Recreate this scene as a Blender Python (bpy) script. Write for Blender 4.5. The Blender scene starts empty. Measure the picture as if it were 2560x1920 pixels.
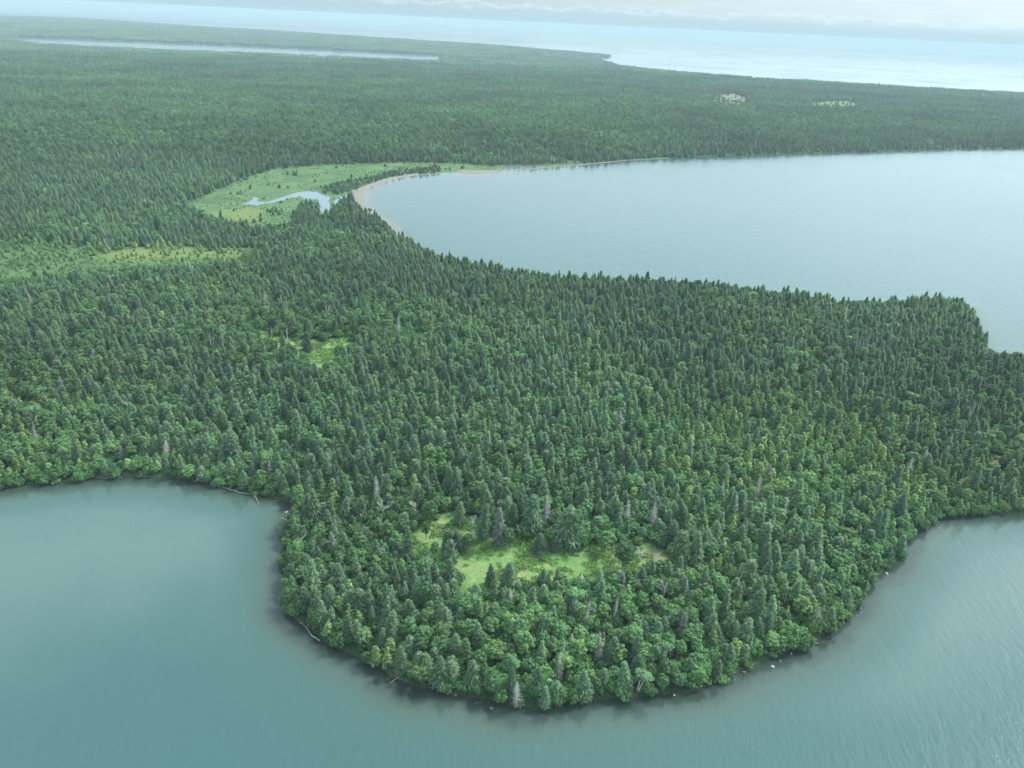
import bpy, math, random
import numpy as np
from mathutils import Matrix, Vector

S = bpy.context.scene
R_ = math.radians
rng = np.random.default_rng(7)

# ------------------------------------------------------------------ camera
H = 170.0
F = 1923.0            # focal length in pixels of the 2560 px wide photograph
PITCH, ROLL = 25.2, 2.72
cam_d = bpy.data.cameras.new('camera')
cam = bpy.data.objects.new('camera', cam_d)
S.collection.objects.link(cam)
CM = Matrix.Rotation(R_(90 - PITCH), 4, 'X') @ Matrix.Rotation(R_(ROLL), 4, 'Z')
cam.matrix_world = Matrix.Translation((0, 0, H)) @ CM
cam_d.sensor_width = 36.0
cam_d.lens = F / 2560 * 36.0
cam_d.clip_start = 1.0
cam_d.clip_end = 200000.0
S.camera = cam
CMn = np.array(CM.to_3x3())

# ------------------------------------------------------------------ world, sun, exposure
SUN_AZ, SUN_EL = 62.0, 46.0      # azimuth clockwise from +Y (to the right), elevation
w = bpy.data.worlds.new('World')
S.world = w
w.use_nodes = True
nt = w.node_tree
nt.nodes.clear()


class NB:
    """small helper for writing node trees"""
    def __init__(s, tree):
        s.t = tree

    def n(s, typ, ins=None, **props):
        nd = s.t.nodes.new(typ)
        for k, v in props.items():
            setattr(nd, k, v)
        for k, v in (ins or {}).items():
            if isinstance(v, bpy.types.NodeSocket):
                s.t.links.new(v, nd.inputs[k])
            else:
                nd.inputs[k].default_value = v
        return nd

    def m(s, op, a, b=None, c=None, clamp=False):
        ins = {0: a}
        if b is not None:
            ins[1] = b
        if c is not None:
            ins[2] = c
        nd = s.n('ShaderNodeMath', ins, operation=op)
        nd.use_clamp = clamp
        return nd.outputs[0]

    def ramp(s, fac, stops):
        nd = s.n('ShaderNodeValToRGB', {0: fac})
        cr = nd.color_ramp
        while len(cr.elements) < len(stops):
            cr.elements.new(0.5)
        for e, (p, c) in zip(cr.elements, stops):
            e.position = p
            e.color = (*c, 1) if len(c) == 3 else c
        return nd.outputs[0]

    def mix(s, fac, a, b, mode='MIX'):
        nd = s.n('ShaderNodeMix', data_type='RGBA', blend_type=mode)
        for k, v in ((0, fac), (6, a), (7, b)):
            if isinstance(v, bpy.types.NodeSocket):
                s.t.links.new(v, nd.inputs[k])
            else:
                nd.inputs[k].default_value = v if k == 0 else (*v, 1)
        return nd.outputs[2]

    def mrange(s, v, a, b, c=0.0, d=1.0, smooth=False):
        nd = s.n('ShaderNodeMapRange', {0: v, 1: a, 2: b, 3: c, 4: d})
        if smooth:
            nd.interpolation_type = 'SMOOTHSTEP'
        return nd.outputs[0]


b = NB(nt)
out = b.n('ShaderNodeOutputWorld')
sky = b.n('ShaderNodeTexSky', sky_type='NISHITA')
sky.sun_disc = False
sky.sun_elevation = R_(SUN_EL)
sky.sun_rotation = R_(SUN_AZ)
sky.air_density = 1.0
sky.dust_density = 2.0
sky.ozone_density = 1.0
tc = b.n('ShaderNodeTexCoord')
sep = b.n('ShaderNodeSeparateXYZ', {0: tc.outputs['Generated']})
# thin overcast: direction divided by height, so the cloud sheet foreshortens towards the horizon
zc = b.m('MAXIMUM', sep.outputs[2], 0.0)
den = b.m('ADD', zc, 0.035)
cx = b.m('DIVIDE', sep.outputs[0], den)
cy = b.m('DIVIDE', sep.outputs[1], den)
cv = b.n('ShaderNodeCombineXYZ', {0: cx, 1: cy, 2: 0.0})
n1 = b.n('ShaderNodeTexNoise', {'Vector': cv.outputs[0], 'Scale': 0.33, 'Detail': 7.0, 'Roughness': 0.55, 'Distortion': 0.3})
n2 = b.n('ShaderNodeTexNoise', {'Vector': cv.outputs[0], 'Scale': 1.1, 'Detail': 5.0, 'Roughness': 0.6})
cov = b.mrange(n1.outputs[0], 0.36, 0.62, 0.55, 1.0, True)
# glow of the veiled sun (towards the right of the view)
sd_ = (math.sin(R_(SUN_AZ)) * math.cos(R_(SUN_EL)), math.cos(R_(SUN_AZ)) * math.cos(R_(SUN_EL)), math.sin(R_(SUN_EL)))
dot = b.n('ShaderNodeVectorMath', {0: tc.outputs['Generated'], 1: sd_}, operation='DOT_PRODUCT').outputs['Value']
glow = b.m('POWER', b.m('MAXIMUM', b.mrange(dot, -0.1, 1.0), 0.0), 2.2)
shade = b.mrange(n2.outputs[0], 0.3, 0.7, 0.84, 1.06)
shade = b.m('ADD', 1.0, b.m('MULTIPLY', b.m('SUBTRACT', shade, 1.0), b.mrange(sep.outputs[2], 0.02, 0.2, 0.35, 1.0)))
br = b.m('MULTIPLY', shade, b.m('ADD', b.m('MULTIPLY', glow, 0.75), 0.66))
cloudc = b.mix(1.0, (0.69, 0.85, 0.885), b.n('ShaderNodeCombineXYZ', {0: br, 1: br, 2: br}).outputs[0], 'MULTIPLY')
skyc = b.mix(1.0, sky.outputs[0], (0.10, 0.108, 0.10), 'MULTIPLY')
cov = b.m('MAXIMUM', cov, b.mrange(sep.outputs[2], 0.05, 0.3, 0.93, 0.5))
col = b.mix(cov, skyc, cloudc)
lift = b.mrange(sep.outputs[2], 0.05, 0.12, 0.70, 1.34, True)
col = b.mix(1.0, col, b.n('ShaderNodeCombineXYZ', {0: lift, 1: lift, 2: b.m('MULTIPLY', lift, 1.03)}).outputs[0], 'MULTIPLY')
# far bank of small cumulus standing just above the horizon, blue haze beneath it
az = b.m('ARCTAN2', sep.outputs[0], sep.outputs[1])
pv = b.n('ShaderNodeCombineXYZ', {0: b.m('MULTIPLY', az, 34.0), 1: b.m('MULTIPLY', sep.outputs[2], 90.0), 2: 0.0})
n3 = b.n('ShaderNodeTexNoise', {'Vector': pv.outputs[0], 'Scale': 1.0, 'Detail': 5.0, 'Roughness': 0.62})
top = b.m('ADD', 0.019, b.m('MULTIPLY', b.m('SUBTRACT', n3.outputs[0], 0.5), 0.03))
dz = b.m('SUBTRACT', sep.outputs[2], top)
puff = b.m('MULTIPLY', b.mrange(dz, 0.0006, -0.0014, 0, 1), b.mrange(dz, -0.0065, -0.0005, 0, 1, True))
band = b.mrange(sep.outputs[2], 0.003, 0.024, 1, 0, True)
col = b.mix(b.m('MULTIPLY', band, 0.75), col, (0.27, 0.40, 0.475))
col = b.mix(b.m('MULTIPLY', puff, 0.38), col, (0.46, 0.60, 0.64))
bg = b.n('ShaderNodeBackground', {0: col, 1: 1.0})
nt.links.new(bg.outputs[0], out.inputs[0])

sun_d = bpy.data.lights.new('sun', 'SUN')
sun_d.energy = 3.0
sun_d.angle = R_(10)
sun_d.color = (1.0, 0.97, 0.9)
sun = bpy.data.objects.new('sun', sun_d)
S.collection.objects.link(sun)
sun.rotation_euler = Vector(sd_).to_track_quat('Z', 'Y').to_euler()

S.view_settings.view_transform = 'Standard'
S.view_settings.look = 'None'
S.view_settings.exposure = 0.82
S.view_settings.gamma = 1.0
S.view_settings.use_curve_mapping = False
S.render.film_transparent = False
S.cycles.max_bounces = 5
S.cycles.diffuse_bounces = 3
S.cycles.glossy_bounces = 2
S.cycles.transmission_bounces = 2
S.cycles.volume_bounces = 0
S.cycles.sample_clamp_direct = 2.5
S.cycles.sample_clamp_indirect = 3.0
S.cycles.transparent_max_bounces = 6
S.cycles.use_denoising = True
S.cycles.use_adaptive_sampling = False

# ------------------------------------------------------------------ photograph pixel -> ground
K = 2560 / 2212.0


def G(x, y, z=0.0, k=K):
    d = CMn @ np.array([(x * k - 1280) / F, -(y * k - 960) / F, -1.0])
    t = (z - H) / d[2]
    return (d[0] * t, d[1] * t)


def P(p):
    """world points (N,3) -> photograph pixels (2560 wide) and distance"""
    q = (np.asarray(p) - np.array([0, 0, H])) @ CMn
    return 1280 + F * q[:, 0] / -q[:, 2], 960 - F * q[:, 1] / -q[:, 2], -q[:, 2]


def poly(pts, z=0.0, k=K):
    return np.array([G(p[0], p[1], p[2] if len(p) > 2 else z, k) for p in pts])


def inside(pg, x, y):
    c = np.zeros(x.shape, bool)
    n = len(pg)
    for i in range(n):
        x0, y0 = pg[i]
        x1, y1 = pg[(i + 1) % n]
        if y0 == y1:
            continue
        h = ((y0 > y) != (y1 > y)) & (x < (x1 - x0) * (y - y0) / (y1 - y0) + x0)
        c ^= h
    return c


def sdist(pg, x, y):
    """+ outside, - inside"""
    x = x.astype(np.float32)
    y = y.astype(np.float32)
    d = np.full(x.shape, 1e18, np.float32)
    n = len(pg)
    for i in range(n):
        ax, ay = pg[i]
        bx, by = pg[(i + 1) % n]
        ex, ey = bx - ax, by - ay
        L = ex * ex + ey * ey
        if L < 1e-6:
            continue
        t = np.clip(((x - ax) * ex + (y - ay) * ey) / L, 0, 1)
        np.minimum(d, (x - ax - t * ex) ** 2 + (y - ay - t * ey) ** 2, out=d)
    d = np.sqrt(d)
    return np.where(inside(pg, x, y), -d, d)


_T = np.random.default_rng(3).random((256, 256)).astype(np.float32)


def vn(x, y, s, seed=0):
    """value noise 0..1"""
    x = x / s + seed * 17.31
    y = y / s + seed * 9.77
    i = np.floor(x).astype(np.int64)
    j = np.floor(y).astype(np.int64)
    fx = x - i
    fy = y - j
    fx = fx * fx * (3 - 2 * fx)
    fy = fy * fy * (3 - 2 * fy)
    a = _T[i & 255, j & 255]
    b_ = _T[(i + 1) & 255, j & 255]
    c = _T[i & 255, (j + 1) & 255]
    d = _T[(i + 1) & 255, (j + 1) & 255]
    return (a * (1 - fx) + b_ * fx) * (1 - fy) + (c * (1 - fx) + d * fx) * fy


def fbm(x, y, s, seed=0, o=3):
    v = 0
    a = 0.5
    t = 0
    for k in range(o):
        v = v + a * vn(x, y, s / 2 ** k, seed + k)
        t += a
        a *= 0.5
    return v / t


def sstep(v, a, b_):
    t = np.clip((v - a) / (b_ - a), 0, 1)
    return t * t * (3 - 2 * t)


# water bodies (outlines read off the photograph, laid on the ground)
near_shore = [(-700, 1120), (-300, 1085), (0, 1060), (50, 1051), (100, 1045), (200, 1032), (280, 1030), (340, 1032), (400, 1038), (450, 1043),
              (500, 1051), (530, 1058), (560, 1067), (600, 1077), (625, 1086), (636, 1098), (628, 1108), (620, 1125), (617, 1150), (621, 1190), (617, 1225),
              (619, 1260), (617, 1290), (626, 1315), (645, 1338), (672, 1357), (700, 1378), (735, 1398), (765, 1410), (800, 1428), (838, 1448), (850, 1462),
              (870, 1470), (905, 1482), (945, 1490), (985, 1503), (1030, 1512), (1080, 1524), (1130, 1530), (1180, 1531), (1240, 1524),
              (1300, 1519), (1360, 1515), (1420, 1507), (1500, 1490), (1545, 1476), (1600, 1457), (1640, 1438), (1700, 1412), (1735, 1400), (1762, 1380), (1800, 1360),
              (1838, 1325), (1868, 1290), (1885, 1262), (1915, 1232), (1945, 1208), (1965, 1175), (1985, 1148), (2010, 1130), (2060, 1116),
              (2120, 1112), (2212, 1108), (2400, 1098), (2700, 1085), (3000, 1080)]
W2 = np.vstack([poly(near_shore), [(900, 150), (900, -600), (-900, -600), (-900, 230)]])
W1 = poly([(785, 432), (785, 420), (795, 409), (812, 401), (835, 394), (860, 386), (900, 379), (940, 376), (975, 373), (1000, 376), (1030, 378), (1055, 376),
           (1085, 371), (1130, 367), (1180, 362), (1240, 358), (1290, 353), (1350, 347), (1420, 343), (1500, 339), (1560, 338), (1640, 335), (1700, 332),
           (1800, 330), (1900, 327), (2050, 323), (2212, 320), (2500, 313), (3200, 300), (3200, 1000, 3.8), (2600, 880, 3.8), (2300, 803, 3.0), (2212, 775, 3.8), (2185, 760, 6.8),
           (2155, 748, 9.0), (2125, 722, 6.0), (2112, 705, 3.8), (2108, 670, 6.0), (2104, 640, 9.8), (2060, 626, 10.5), (2000, 628, 10.5), (1900, 635, 10.5), (1840, 634, 10.5), (1700, 616, 10.5),
           (1600, 608, 10.5), (1500, 598, 10.5), (1400, 588, 10.5), (1300, 583, 10.5), (1200, 579, 10.5), (1100, 566, 10.5), (1000, 550, 10.5), (960, 540, 10.5), (920, 526, 9.8),
           (880, 507, 6.8), (860, 494, 2.2), (845, 484, 0.0), (825, 474), (805, 459), (790, 446)])
W3 = poly([(36, 83, 24), (150, 90, 24), (300, 97.5, 24), (450, 103, 24), (600, 109, 24), (750, 115.5, 24), (850, 119.5, 24), (950, 124.5, 24), (962, 122.5, 0),
           (950, 119), (900, 116.5), (800, 111), (700, 106.5), (600, 101), (500, 97), (400, 93), (300, 89), (200, 85), (100, 81.5), (30, 80)])
W4 = np.vstack([poly([(-700, 10, 16), (0, 34, 16), (150, 38, 16), (300, 47, 16), (450, 58, 16), (600, 66, 16), (750, 76, 16), (900, 86, 16),
                      (1000, 92, 16), (1100, 99, 16), (1200, 108, 16), (1265, 113, 16), (1318, 120, 10), (1323, 122, 2), (1312, 125, 0), (1290, 127, 0),
                      (1275, 129, 0), (1290, 131, 3), (1330, 139, 14), (1350, 142, 14), (1400, 148, 14), (1450, 153, 14), (1600, 165, 14), (1800, 177, 14),
                      (2000, 189, 14), (2212, 201, 14), (2600, 223, 14), (3200, 257, 14)]),
                [(70000, 20000), (70000, 90000), (-70000, 90000), (-70000, 42000)]])
PONDS = [poly([(522, 440), (535, 438), (548, 431), (549, 426), (556, 428), (556, 436), (580, 436), (605, 428), (640, 416), (655, 414), (668, 413), (676, 415), (682, 413), (692, 419), (704, 420), (713, 425), (709, 434), (714, 445),
               (708, 462), (702, 467, 1), (694, 455, 0), (691, 436, 0), (685, 429), (677, 431), (668, 427), (662, 434), (655, 427), (646, 423), (638, 426), (628, 425), (618, 431), (600, 434), (588, 438), (570, 440), (558, 443), (545, 442)]),
         poly([(725, 443), (722, 436), (735, 424), (750, 417), (765, 416), (762, 424), (745, 434)]),
         poly([(1075, 369), (1085, 363), (1110, 359), (1160, 356), (1168, 358), (1140, 362), (1110, 366)]),
         poly([(448, 444), (462, 440), (458, 444)]),
         poly([(1566, 221), (1574, 219), (1590, 219), (1596, 222), (1580, 224)]),
         poly([(1768, 227), (1776, 225.5), (1786, 227.5), (1776, 228.5)])]
WATERS = [W1, W2, W3, W4] + PONDS

MEADOW_PX = [(1068, 1290), (1140, 1282), (1195, 1298), (1230, 1322), (1300, 1334), (1420, 1342), (1520, 1358), (1640, 1364), (1720, 1388), (1700, 1420),
               (1600, 1450), (1400, 1464), (1270, 1478), (1150, 1486), (1110, 1425), (1030, 1415), (1000, 1380), (1020, 1340)]
GLADE_PX = [[(624, 808), (660, 815), (690, 838), (741, 850), (814, 850), (870, 838), (890, 855), (840, 895), (826, 935), (770, 930), (745, 890), (655, 862), (620, 835)],
            [(950, 826), (1060, 830), (1075, 850), (990, 860)]]
MARSH = poly([(395, 446), (430, 428), (470, 412), (520, 388), (560, 376), (600, 366), (700, 358), (850, 353), (930, 353), (990, 354), (1050, 360), (1170, 356), (1300, 352),
              (1290, 356), (1170, 366), (1080, 371), (980, 374), (900, 377), (850, 385), (800, 398), (765, 412), (745, 440), (716, 470), (690, 488), (640, 500), (560, 505),
              (500, 492), (440, 478), (420, 460)])
MARSH_DRY = poly([(440, 462), (500, 450), (560, 452), (560, 480), (500, 490), (440, 478)])
BOG = poly([(-200, 540), (0, 525), (120, 532), (250, 540), (400, 537), (540, 533), (590, 548), (540, 575), (400, 596), (250, 614), (120, 632), (0, 650), (-200, 670)], 4.0)
BOG_OPEN = poly([(230, 545), (400, 538), (530, 536), (570, 548), (480, 560), (330, 570), (210, 572)], 3.0)
SANDZ = poly([(760, 470), (760, 410), (800, 392), (880, 372), (960, 362), (1060, 366), (1170, 358), (1290, 346), (1450, 335), (1450, 350), (1290, 370), (1100, 392), (900, 400),
              (850, 420), (830, 440), (850, 470), (880, 505), (880, 520), (840, 510)])
CURVE = poly([(700, 470), (700, 395), (830, 375), (900, 372), (910, 384), (840, 400), (815, 430), (850, 475), (900, 520), (830, 520)])
BAR = poly([(975, 373), (1000, 369), (1050, 369), (1090, 368), (1140, 365), (1110, 371), (1060, 377), (1030, 379), (1000, 377)])
BROWN = poly([(1535, 224), (1550, 206), (1585, 203), (1612, 212), (1622, 228), (1580, 232)], 6)
PATCH = poly([(1725, 232), (1765, 218), (1830, 219), (1880, 232), (1800, 238)], 6)
LEDGE = poly([(940, 322), (1000, 316), (1100, 320), (1180, 330), (1250, 336), (1250, 344), (1100, 336), (980, 334)], 6)


def land(x, y):
    """signed distance to the shore (+ on land)"""
    d = np.full(x.shape, 1e9, np.float32)
    for W in WATERS:
        d = np.minimum(d, sdist(W, x, y))
    r = np.hypot(x, y)
    wig = (fbm(x, y, 7, 1) - 0.5) * 2.4 + (fbm(x, y, 26, 4) - 0.5) * 5.0
    far = np.clip(r / 700, 0.8, 3)
    sand = inside(SANDZ, x, y)
    pond = np.zeros(x.shape, bool)
    for W in PONDS:
        pond |= np.abs(sdist(W, x, y)) < 8
    return d + wig * far * np.where(sand | pond, 0.35, 1.0)


def height(x, y, sd):
    m = inside(MARSH, x, y) | inside(SANDZ, x, y)
    hill = 6.5 * (1 - np.exp(-np.clip(sd, 0, None) / 55)) + (fbm(x, y, 420, 9) - 0.45) * 10 * sstep(sd, 60, 500)
    r = np.hypot(x, y)
    hill = hill + 14 * sstep(r, 3900, 6500) * sstep(sd, 100, 900) * fbm(x, y, 1500, 12)
    md = sdist(MARSH, x, y)
    hill = hill * sstep(md, 0, 160)
    wd3 = sdist(W3, x, y)
    hill = hill * (0.15 + .85 * sstep(wd3, 100, 900))
    lz = 1.2 * (1 - np.exp(-np.clip(sd, 0, None) / 3.5)) + hill
    lz = np.where(m, 0.07 * np.clip(sd, 0, 12) + (md > 0) * 0.0 + hill * 0, lz)
    lz = lz + (fbm(x, y, 5, 5) - 0.5) * 0.5 * np.clip(sd / 10, 0, 1)
    wz = np.maximum(sd * 0.35, -4.0)
    return np.where(sd > 0, lz, wz)


def GT(pts):
    """photograph pixels -> points on the terrain itself"""
    z = np.full(len(pts), 6.0)
    for _ in range(5):
        q = np.array([G(p[0], p[1], zz, 1.0) for p, zz in zip(pts, z)])
        z = np.maximum(height(q[:, 0], q[:, 1], land(q[:, 0], q[:, 1])), 0.1)
    return q


MEADOW = GT(MEADOW_PX)
GLADE = [GT(g) for g in GLADE_PX]

# ------------------------------------------------------------------ generic mesh tools
COLL = S.collection


def mk_mesh(name, V, Fc, mats, midx=None, smooth=False):
    V = np.asarray(V, np.float32)
    me = bpy.data.meshes.new(name)
    if isinstance(Fc, np.ndarray):
        nf, k = Fc.shape
        tot = nf * k
        starts = np.arange(nf) * k
        loops = Fc.ravel()
    else:
        ln = np.array([len(f) for f in Fc])
        loops = np.concatenate([np.asarray(f) for f in Fc]) if len(Fc) else np.zeros(0)
        starts = np.concatenate([[0], np.cumsum(ln)[:-1]])
        nf = len(Fc)
        tot = len(loops)
    me.vertices.add(len(V))
    me.vertices.foreach_set('co', V.ravel())
    me.loops.add(int(tot))
    me.loops.foreach_set('vertex_index', loops.astype(np.int32))
    me.polygons.add(nf)
    me.polygons.foreach_set('loop_start', starts.astype(np.int32))
    if midx is not None:
        me.polygons.foreach_set('material_index', np.asarray(midx, np.int32))
    if smooth:
        me.polygons.foreach_set('use_smooth', np.ones(nf, bool))
    for m in (mats if isinstance(mats, (list, tuple)) else [mats]):
        me.materials.append(m)
    me.update(calc_edges=True)
    return me


def tag(o, label=None, cat=None, group=None, kind=None):
    if label:
        o['label'] = label
    if cat:
        o['category'] = cat
    if group:
        o['group'] = group
    if kind:
        o['kind'] = kind
    return o


def link(name, me, parent=None):
    o = bpy.data.objects.new(name, me)
    COLL.objects.link(o)
    if parent is not None:
        o.parent = parent
    return o


class Geo:
    def __init__(s):
        s.V = []
        s.F = []
        s.M = []
        s.n = 0

    def quads(s, V4, m=0):
        """V4: (N,4,3)"""
        N = len(V4)
        s.V.append(V4.reshape(-1, 3))
        s.F.append((np.arange(N * 4).reshape(N, 4) + s.n))
        s.M.append(np.full(N, m))
        s.n += N * 4

    def tube(s, pts, rads, sides=6, m=0, cap=True):
        pts = np.asarray(pts, float)
        k = len(pts)
        ring = []
        for i in range(k):
            d = pts[min(i + 1, k - 1)] - pts[max(i - 1, 0)]
            d /= np.linalg.norm(d) + 1e-9
            u = np.cross(d, [0, 0, 1.0] if abs(d[2]) < 0.9 else [1.0, 0, 0])
            u /= np.linalg.norm(u)
            v = np.cross(d, u)
            a = np.arange(sides) / sides * 2 * math.pi
            ring.append(pts[i] + rads[i] * (np.cos(a)[:, None] * u + np.sin(a)[:, None] * v))
        q = []
        for i in range(k - 1):
            for j in range(sides):
                j2 = (j + 1) % sides
                q.append([ring[i][j], ring[i][j2], ring[i + 1][j2], ring[i + 1][j]])
        if cap:
            for rg in (ring[0], ring[-1]):
                c = rg.mean(0)
                for j in range(0, sides, 2):
                    q.append([c, rg[j], rg[(j + 1) % sides], rg[(j + 2) % sides]])
        s.quads(np.array(q), m)

    def mesh(s, name, mats):
        V = np.concatenate(s.V)
        Fq = np.concatenate(s.F)
        return mk_mesh(name, V, Fq, mats, np.concatenate(s.M))


def unit(v):
    return v / (np.linalg.norm(v, axis=-1, keepdims=True) + 1e-9)


def cards(C, N, size, rg, aspect=1.0):
    """leaf-clump cards centred at C facing N"""
    n = len(C)
    N = unit(N)
    t = unit(np.cross(N, rg.normal(size=(n, 3))))
    u = np.cross(N, t)
    s = size * rg.uniform(0.7, 1.3, (n, 1))
    a = t * s * aspect * 0.5
    c = u * s * 0.5
    k = rg.uniform(0.45, 1.0, (n, 4, 1))
    q = np.stack([C - a * k[:, 0], C - c * k[:, 1], C + a * k[:, 2], C + c * k[:, 3]], 1) if False else \
        np.stack([C - a - c * k[:, 0], C + a * k[:, 1] - c, C + a + c * k[:, 2], C - a * k[:, 3] + c], 1)
    return q


# ------------------------------------------------------------------ materials
def new_mat(name):
    m = bpy.data.materials.new(name)
    m.use_nodes = True
    m.node_tree.nodes.clear()
    return m, NB(m.node_tree)


def leaf_mat(name, stops, var=0.30, trans=0.32, rough=0.6, stand=True):
    """foliage: each tree of its own tone, drifting from stand to stand, mottled leaf by leaf"""
    m, b = new_mat(name)
    o = b.n('ShaderNodeOutputMaterial')
    oi = b.n('ShaderNodeObjectInfo')
    ge = b.n('ShaderNodeNewGeometry')
    ns = b.n('ShaderNodeTexNoise', {'Vector': oi.outputs['Location'], 'Scale': 0.016, 'Detail': 2.0})
    f = b.m('ADD', b.m('MULTIPLY', oi.outputs['Random'], 0.55), b.m('MULTIPLY', b.mrange(ns.outputs[0], 0.3, 0.7), 0.45), clamp=True)
    nst = b.n('ShaderNodeTexNoise', {'Vector': oi.outputs['Location'], 'Scale': 0.0045, 'Detail': 4.0, 'Roughness': 0.6})
    c = b.ramp(f, stops)
    n2 = b.n('ShaderNodeTexNoise', {'Vector': ge.outputs['Position'], 'Scale': 0.9, 'Detail': 3.0, 'Roughness': 0.7})
    g = b.mrange(n2.outputs[0], 0.3, 0.7, 1 - var, 1 + var)
    ri = b.mrange(ge.outputs['Random Per Island'], 0, 1, 0.72, 1.28)
    g = b.m('MULTIPLY', g, ri)
    rb = b.m('FRACT', b.m('MULTIPLY', oi.outputs['Random'], 57.3))
    g = b.m('MULTIPLY', g, b.mrange(rb, 0, 1, 0.74, 1.26))
    g = b.m('MULTIPLY', g, b.mrange(nst.outputs[0], 0.35, 0.65, 0.72, 1.26))
    gv = b.n('ShaderNodeCombineXYZ', {0: g, 1: g, 2: g})
    c = b.mix(1.0, c, gv.outputs[0], 'MULTIPLY')
    p = b.n('ShaderNodeBsdfPrincipled', {'Base Color': c, 'Roughness': rough, 'Specular IOR Level': 0.25})
    t = b.n('ShaderNodeBsdfTranslucent', {'Color': c})
    mx = b.n('ShaderNodeMixShader', {0: trans, 1: p.outputs[0], 2: t.outputs[0]})
    m.node_tree.links.new(mx.outputs[0], o.inputs[0])
    return m


def bark_mat(name, c1, c2, scale=3.0):
    m, b = new_mat(name)
    o = b.n('ShaderNodeOutputMaterial')
    g = b.n('ShaderNodeTexCoord')
    ns = b.n('ShaderNodeTexNoise', {'Vector': g.outputs['Object'], 'Scale': scale, 'Detail': 4.0})
    oi = b.n('ShaderNodeObjectInfo')
    c = b.mix(b.mrange(ns.outputs[0], 0.35, 0.65), c1, c2)
    k = b.mrange(oi.outputs['Random'], 0, 1, 0.75, 1.2)
    c = b.mix(1.0, c, b.n('ShaderNodeCombineXYZ', {0: k, 1: k, 2: k}).outputs[0], 'MULTIPLY')
    p = b.n('ShaderNodeBsdfPrincipled', {'Base Color': c, 'Roughness': 0.85})
    m.node_tree.links.new(p.outputs[0], o.inputs[0])
    return m


M_SPRUCE = leaf_mat('spruce_needles', [(0.0, (0.092, 0.178, 0.106)), (0.4, (0.127, 0.229, 0.126)), (0.8, (0.166, 0.271, 0.136)), (1.0, (0.226, 0.307, 0.148))])
M_CEDAR = leaf_mat('cedar_foliage', [(0.0, (0.157, 0.283, 0.119)), (0.5, (0.217, 0.356, 0.128)), (1.0, (0.298, 0.431, 0.135))])
M_LEAF = leaf_mat('broad_leaves', [(0.0, (0.091, 0.205, 0.091)), (0.5, (0.128, 0.260, 0.100)), (0.85, (0.171, 0.306, 0.107)), (1.0, (0.234, 0.340, 0.109))], trans=0.38)
M_BIRCHL = leaf_mat('birch_leaves', [(0.0, (0.131, 0.271, 0.127)), (1.0, (0.188, 0.351, 0.144))], trans=0.38)
M_SHRUB = leaf_mat('shrub_leaves', [(0.0, (0.072, 0.180, 0.070)), (0.6, (0.102, 0.225, 0.075)), (1.0, (0.153, 0.280, 0.085))], trans=.35)
M_GRASS = leaf_mat('meadow_blades', [(0.0, (0.119, 0.248, 0.069)), (0.6, (0.178, 0.310, 0.075)), (1.0, (0.257, 0.300, 0.109))])
M_DEAD = bark_mat('dead_wood', (0.25, 0.26, 0.24), (0.42, 0.43, 0.39))
M_DEADB = bark_mat('dead_needles', (0.115, 0.14, 0.115), (0.20, 0.225, 0.19))
M_BARK = bark_mat('dark_bark', (0.07, 0.06, 0.05), (0.13, 0.115, 0.10))
M_WHITE = bark_mat('pale_bark', (0.36, 0.37, 0.32), (0.55, 0.55, 0.49))
M_DRIFT = bark_mat('drift_wood', (0.16, 0.16, 0.14), (0.30, 0.30, 0.27))
M_RED = leaf_mat('rust_needles', [(0, (0.20, 0.15, 0.09)), (1, (0.26, 0.18, 0.10))])


# ------------------------------------------------------------------ ground and water sheets
def rings(rs, azs):
    Rg, A = np.meshgrid(rs, azs, indexing='ij')
    return Rg * np.sin(A), Rg * np.cos(A)


r_list = [25.0]
while r_list[-1] < 62000:
    r = r_list[-1]
    dr = 4.0 if r < 190 else 1.8 if r < 1150 else (1.8 + (r - 1150) * 0.0075) if r < 12000 else r * 0.05
    r_list.append(r + dr)
r_list = np.array(r_list)
a_in = np.radians(np.linspace(-42, 42, 760))
a_out = np.radians(np.linspace(42, 318, 70))[1:-1]
azs = np.concatenate([a_in, a_out])
X, Y = rings(r_list, azs)
SD = land(X, Y)
Z = height(X, Y, SD)


def grid_mesh(name, X, Y, Z, mat, attrs, nr):
    n, k = X.shape
    X, Y, Z = X[:nr], Y[:nr], Z[:nr]
    V = np.stack([X, Y, Z], -1).reshape(-1, 3)
    i = np.arange(nr - 1)[:, None] * k
    j = np.arange(k)[None, :]
    j2 = (j + 1) % k
    Fq = np.stack([i + j, i + j2, i + k + j2, i + k + j], -1).reshape(-1, 4)
    # the middle, under the aircraft
    c = len(V)
    V = np.vstack([V, [[0, 0, Z[0].mean()]]])
    tri = np.stack([np.full(k, c), np.arange(k), (np.arange(k) + 1) % k, np.full(k, c)], -1)
    me = bpy.data.meshes.new(name)
    nq = len(Fq)
    me.vertices.add(len(V))
    me.vertices.foreach_set('co', V.astype(np.float32).ravel())
    me.loops.add(nq * 4 + k * 3)
    me.loops.foreach_set('vertex_index', np.concatenate([Fq.ravel(), tri[:, [0, 2, 1]].ravel()]).astype(np.int32))
    me.polygons.add(nq + k)
    st = np.concatenate([np.arange(nq) * 4, nq * 4 + np.arange(k) * 3]).astype(np.int32)
    me.polygons.foreach_set('loop_start', st)
    me.polygons.foreach_set('use_smooth', np.ones(nq + k, bool))
    me.materials.append(mat)
    me.update(calc_edges=True)
    for an, arr in attrs.items():
        a = me.attributes.new(an, 'FLOAT', 'POINT')
        v = np.concatenate([arr[:nr].ravel(), [arr[0].mean()]]).astype(np.float32)
        a.data.foreach_set('value', v)
    return me


nland = int(np.searchsorted(r_list, 12500))
Xl, Yl, SDl = X[:nland], Y[:nland], SD[:nland]


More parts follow.
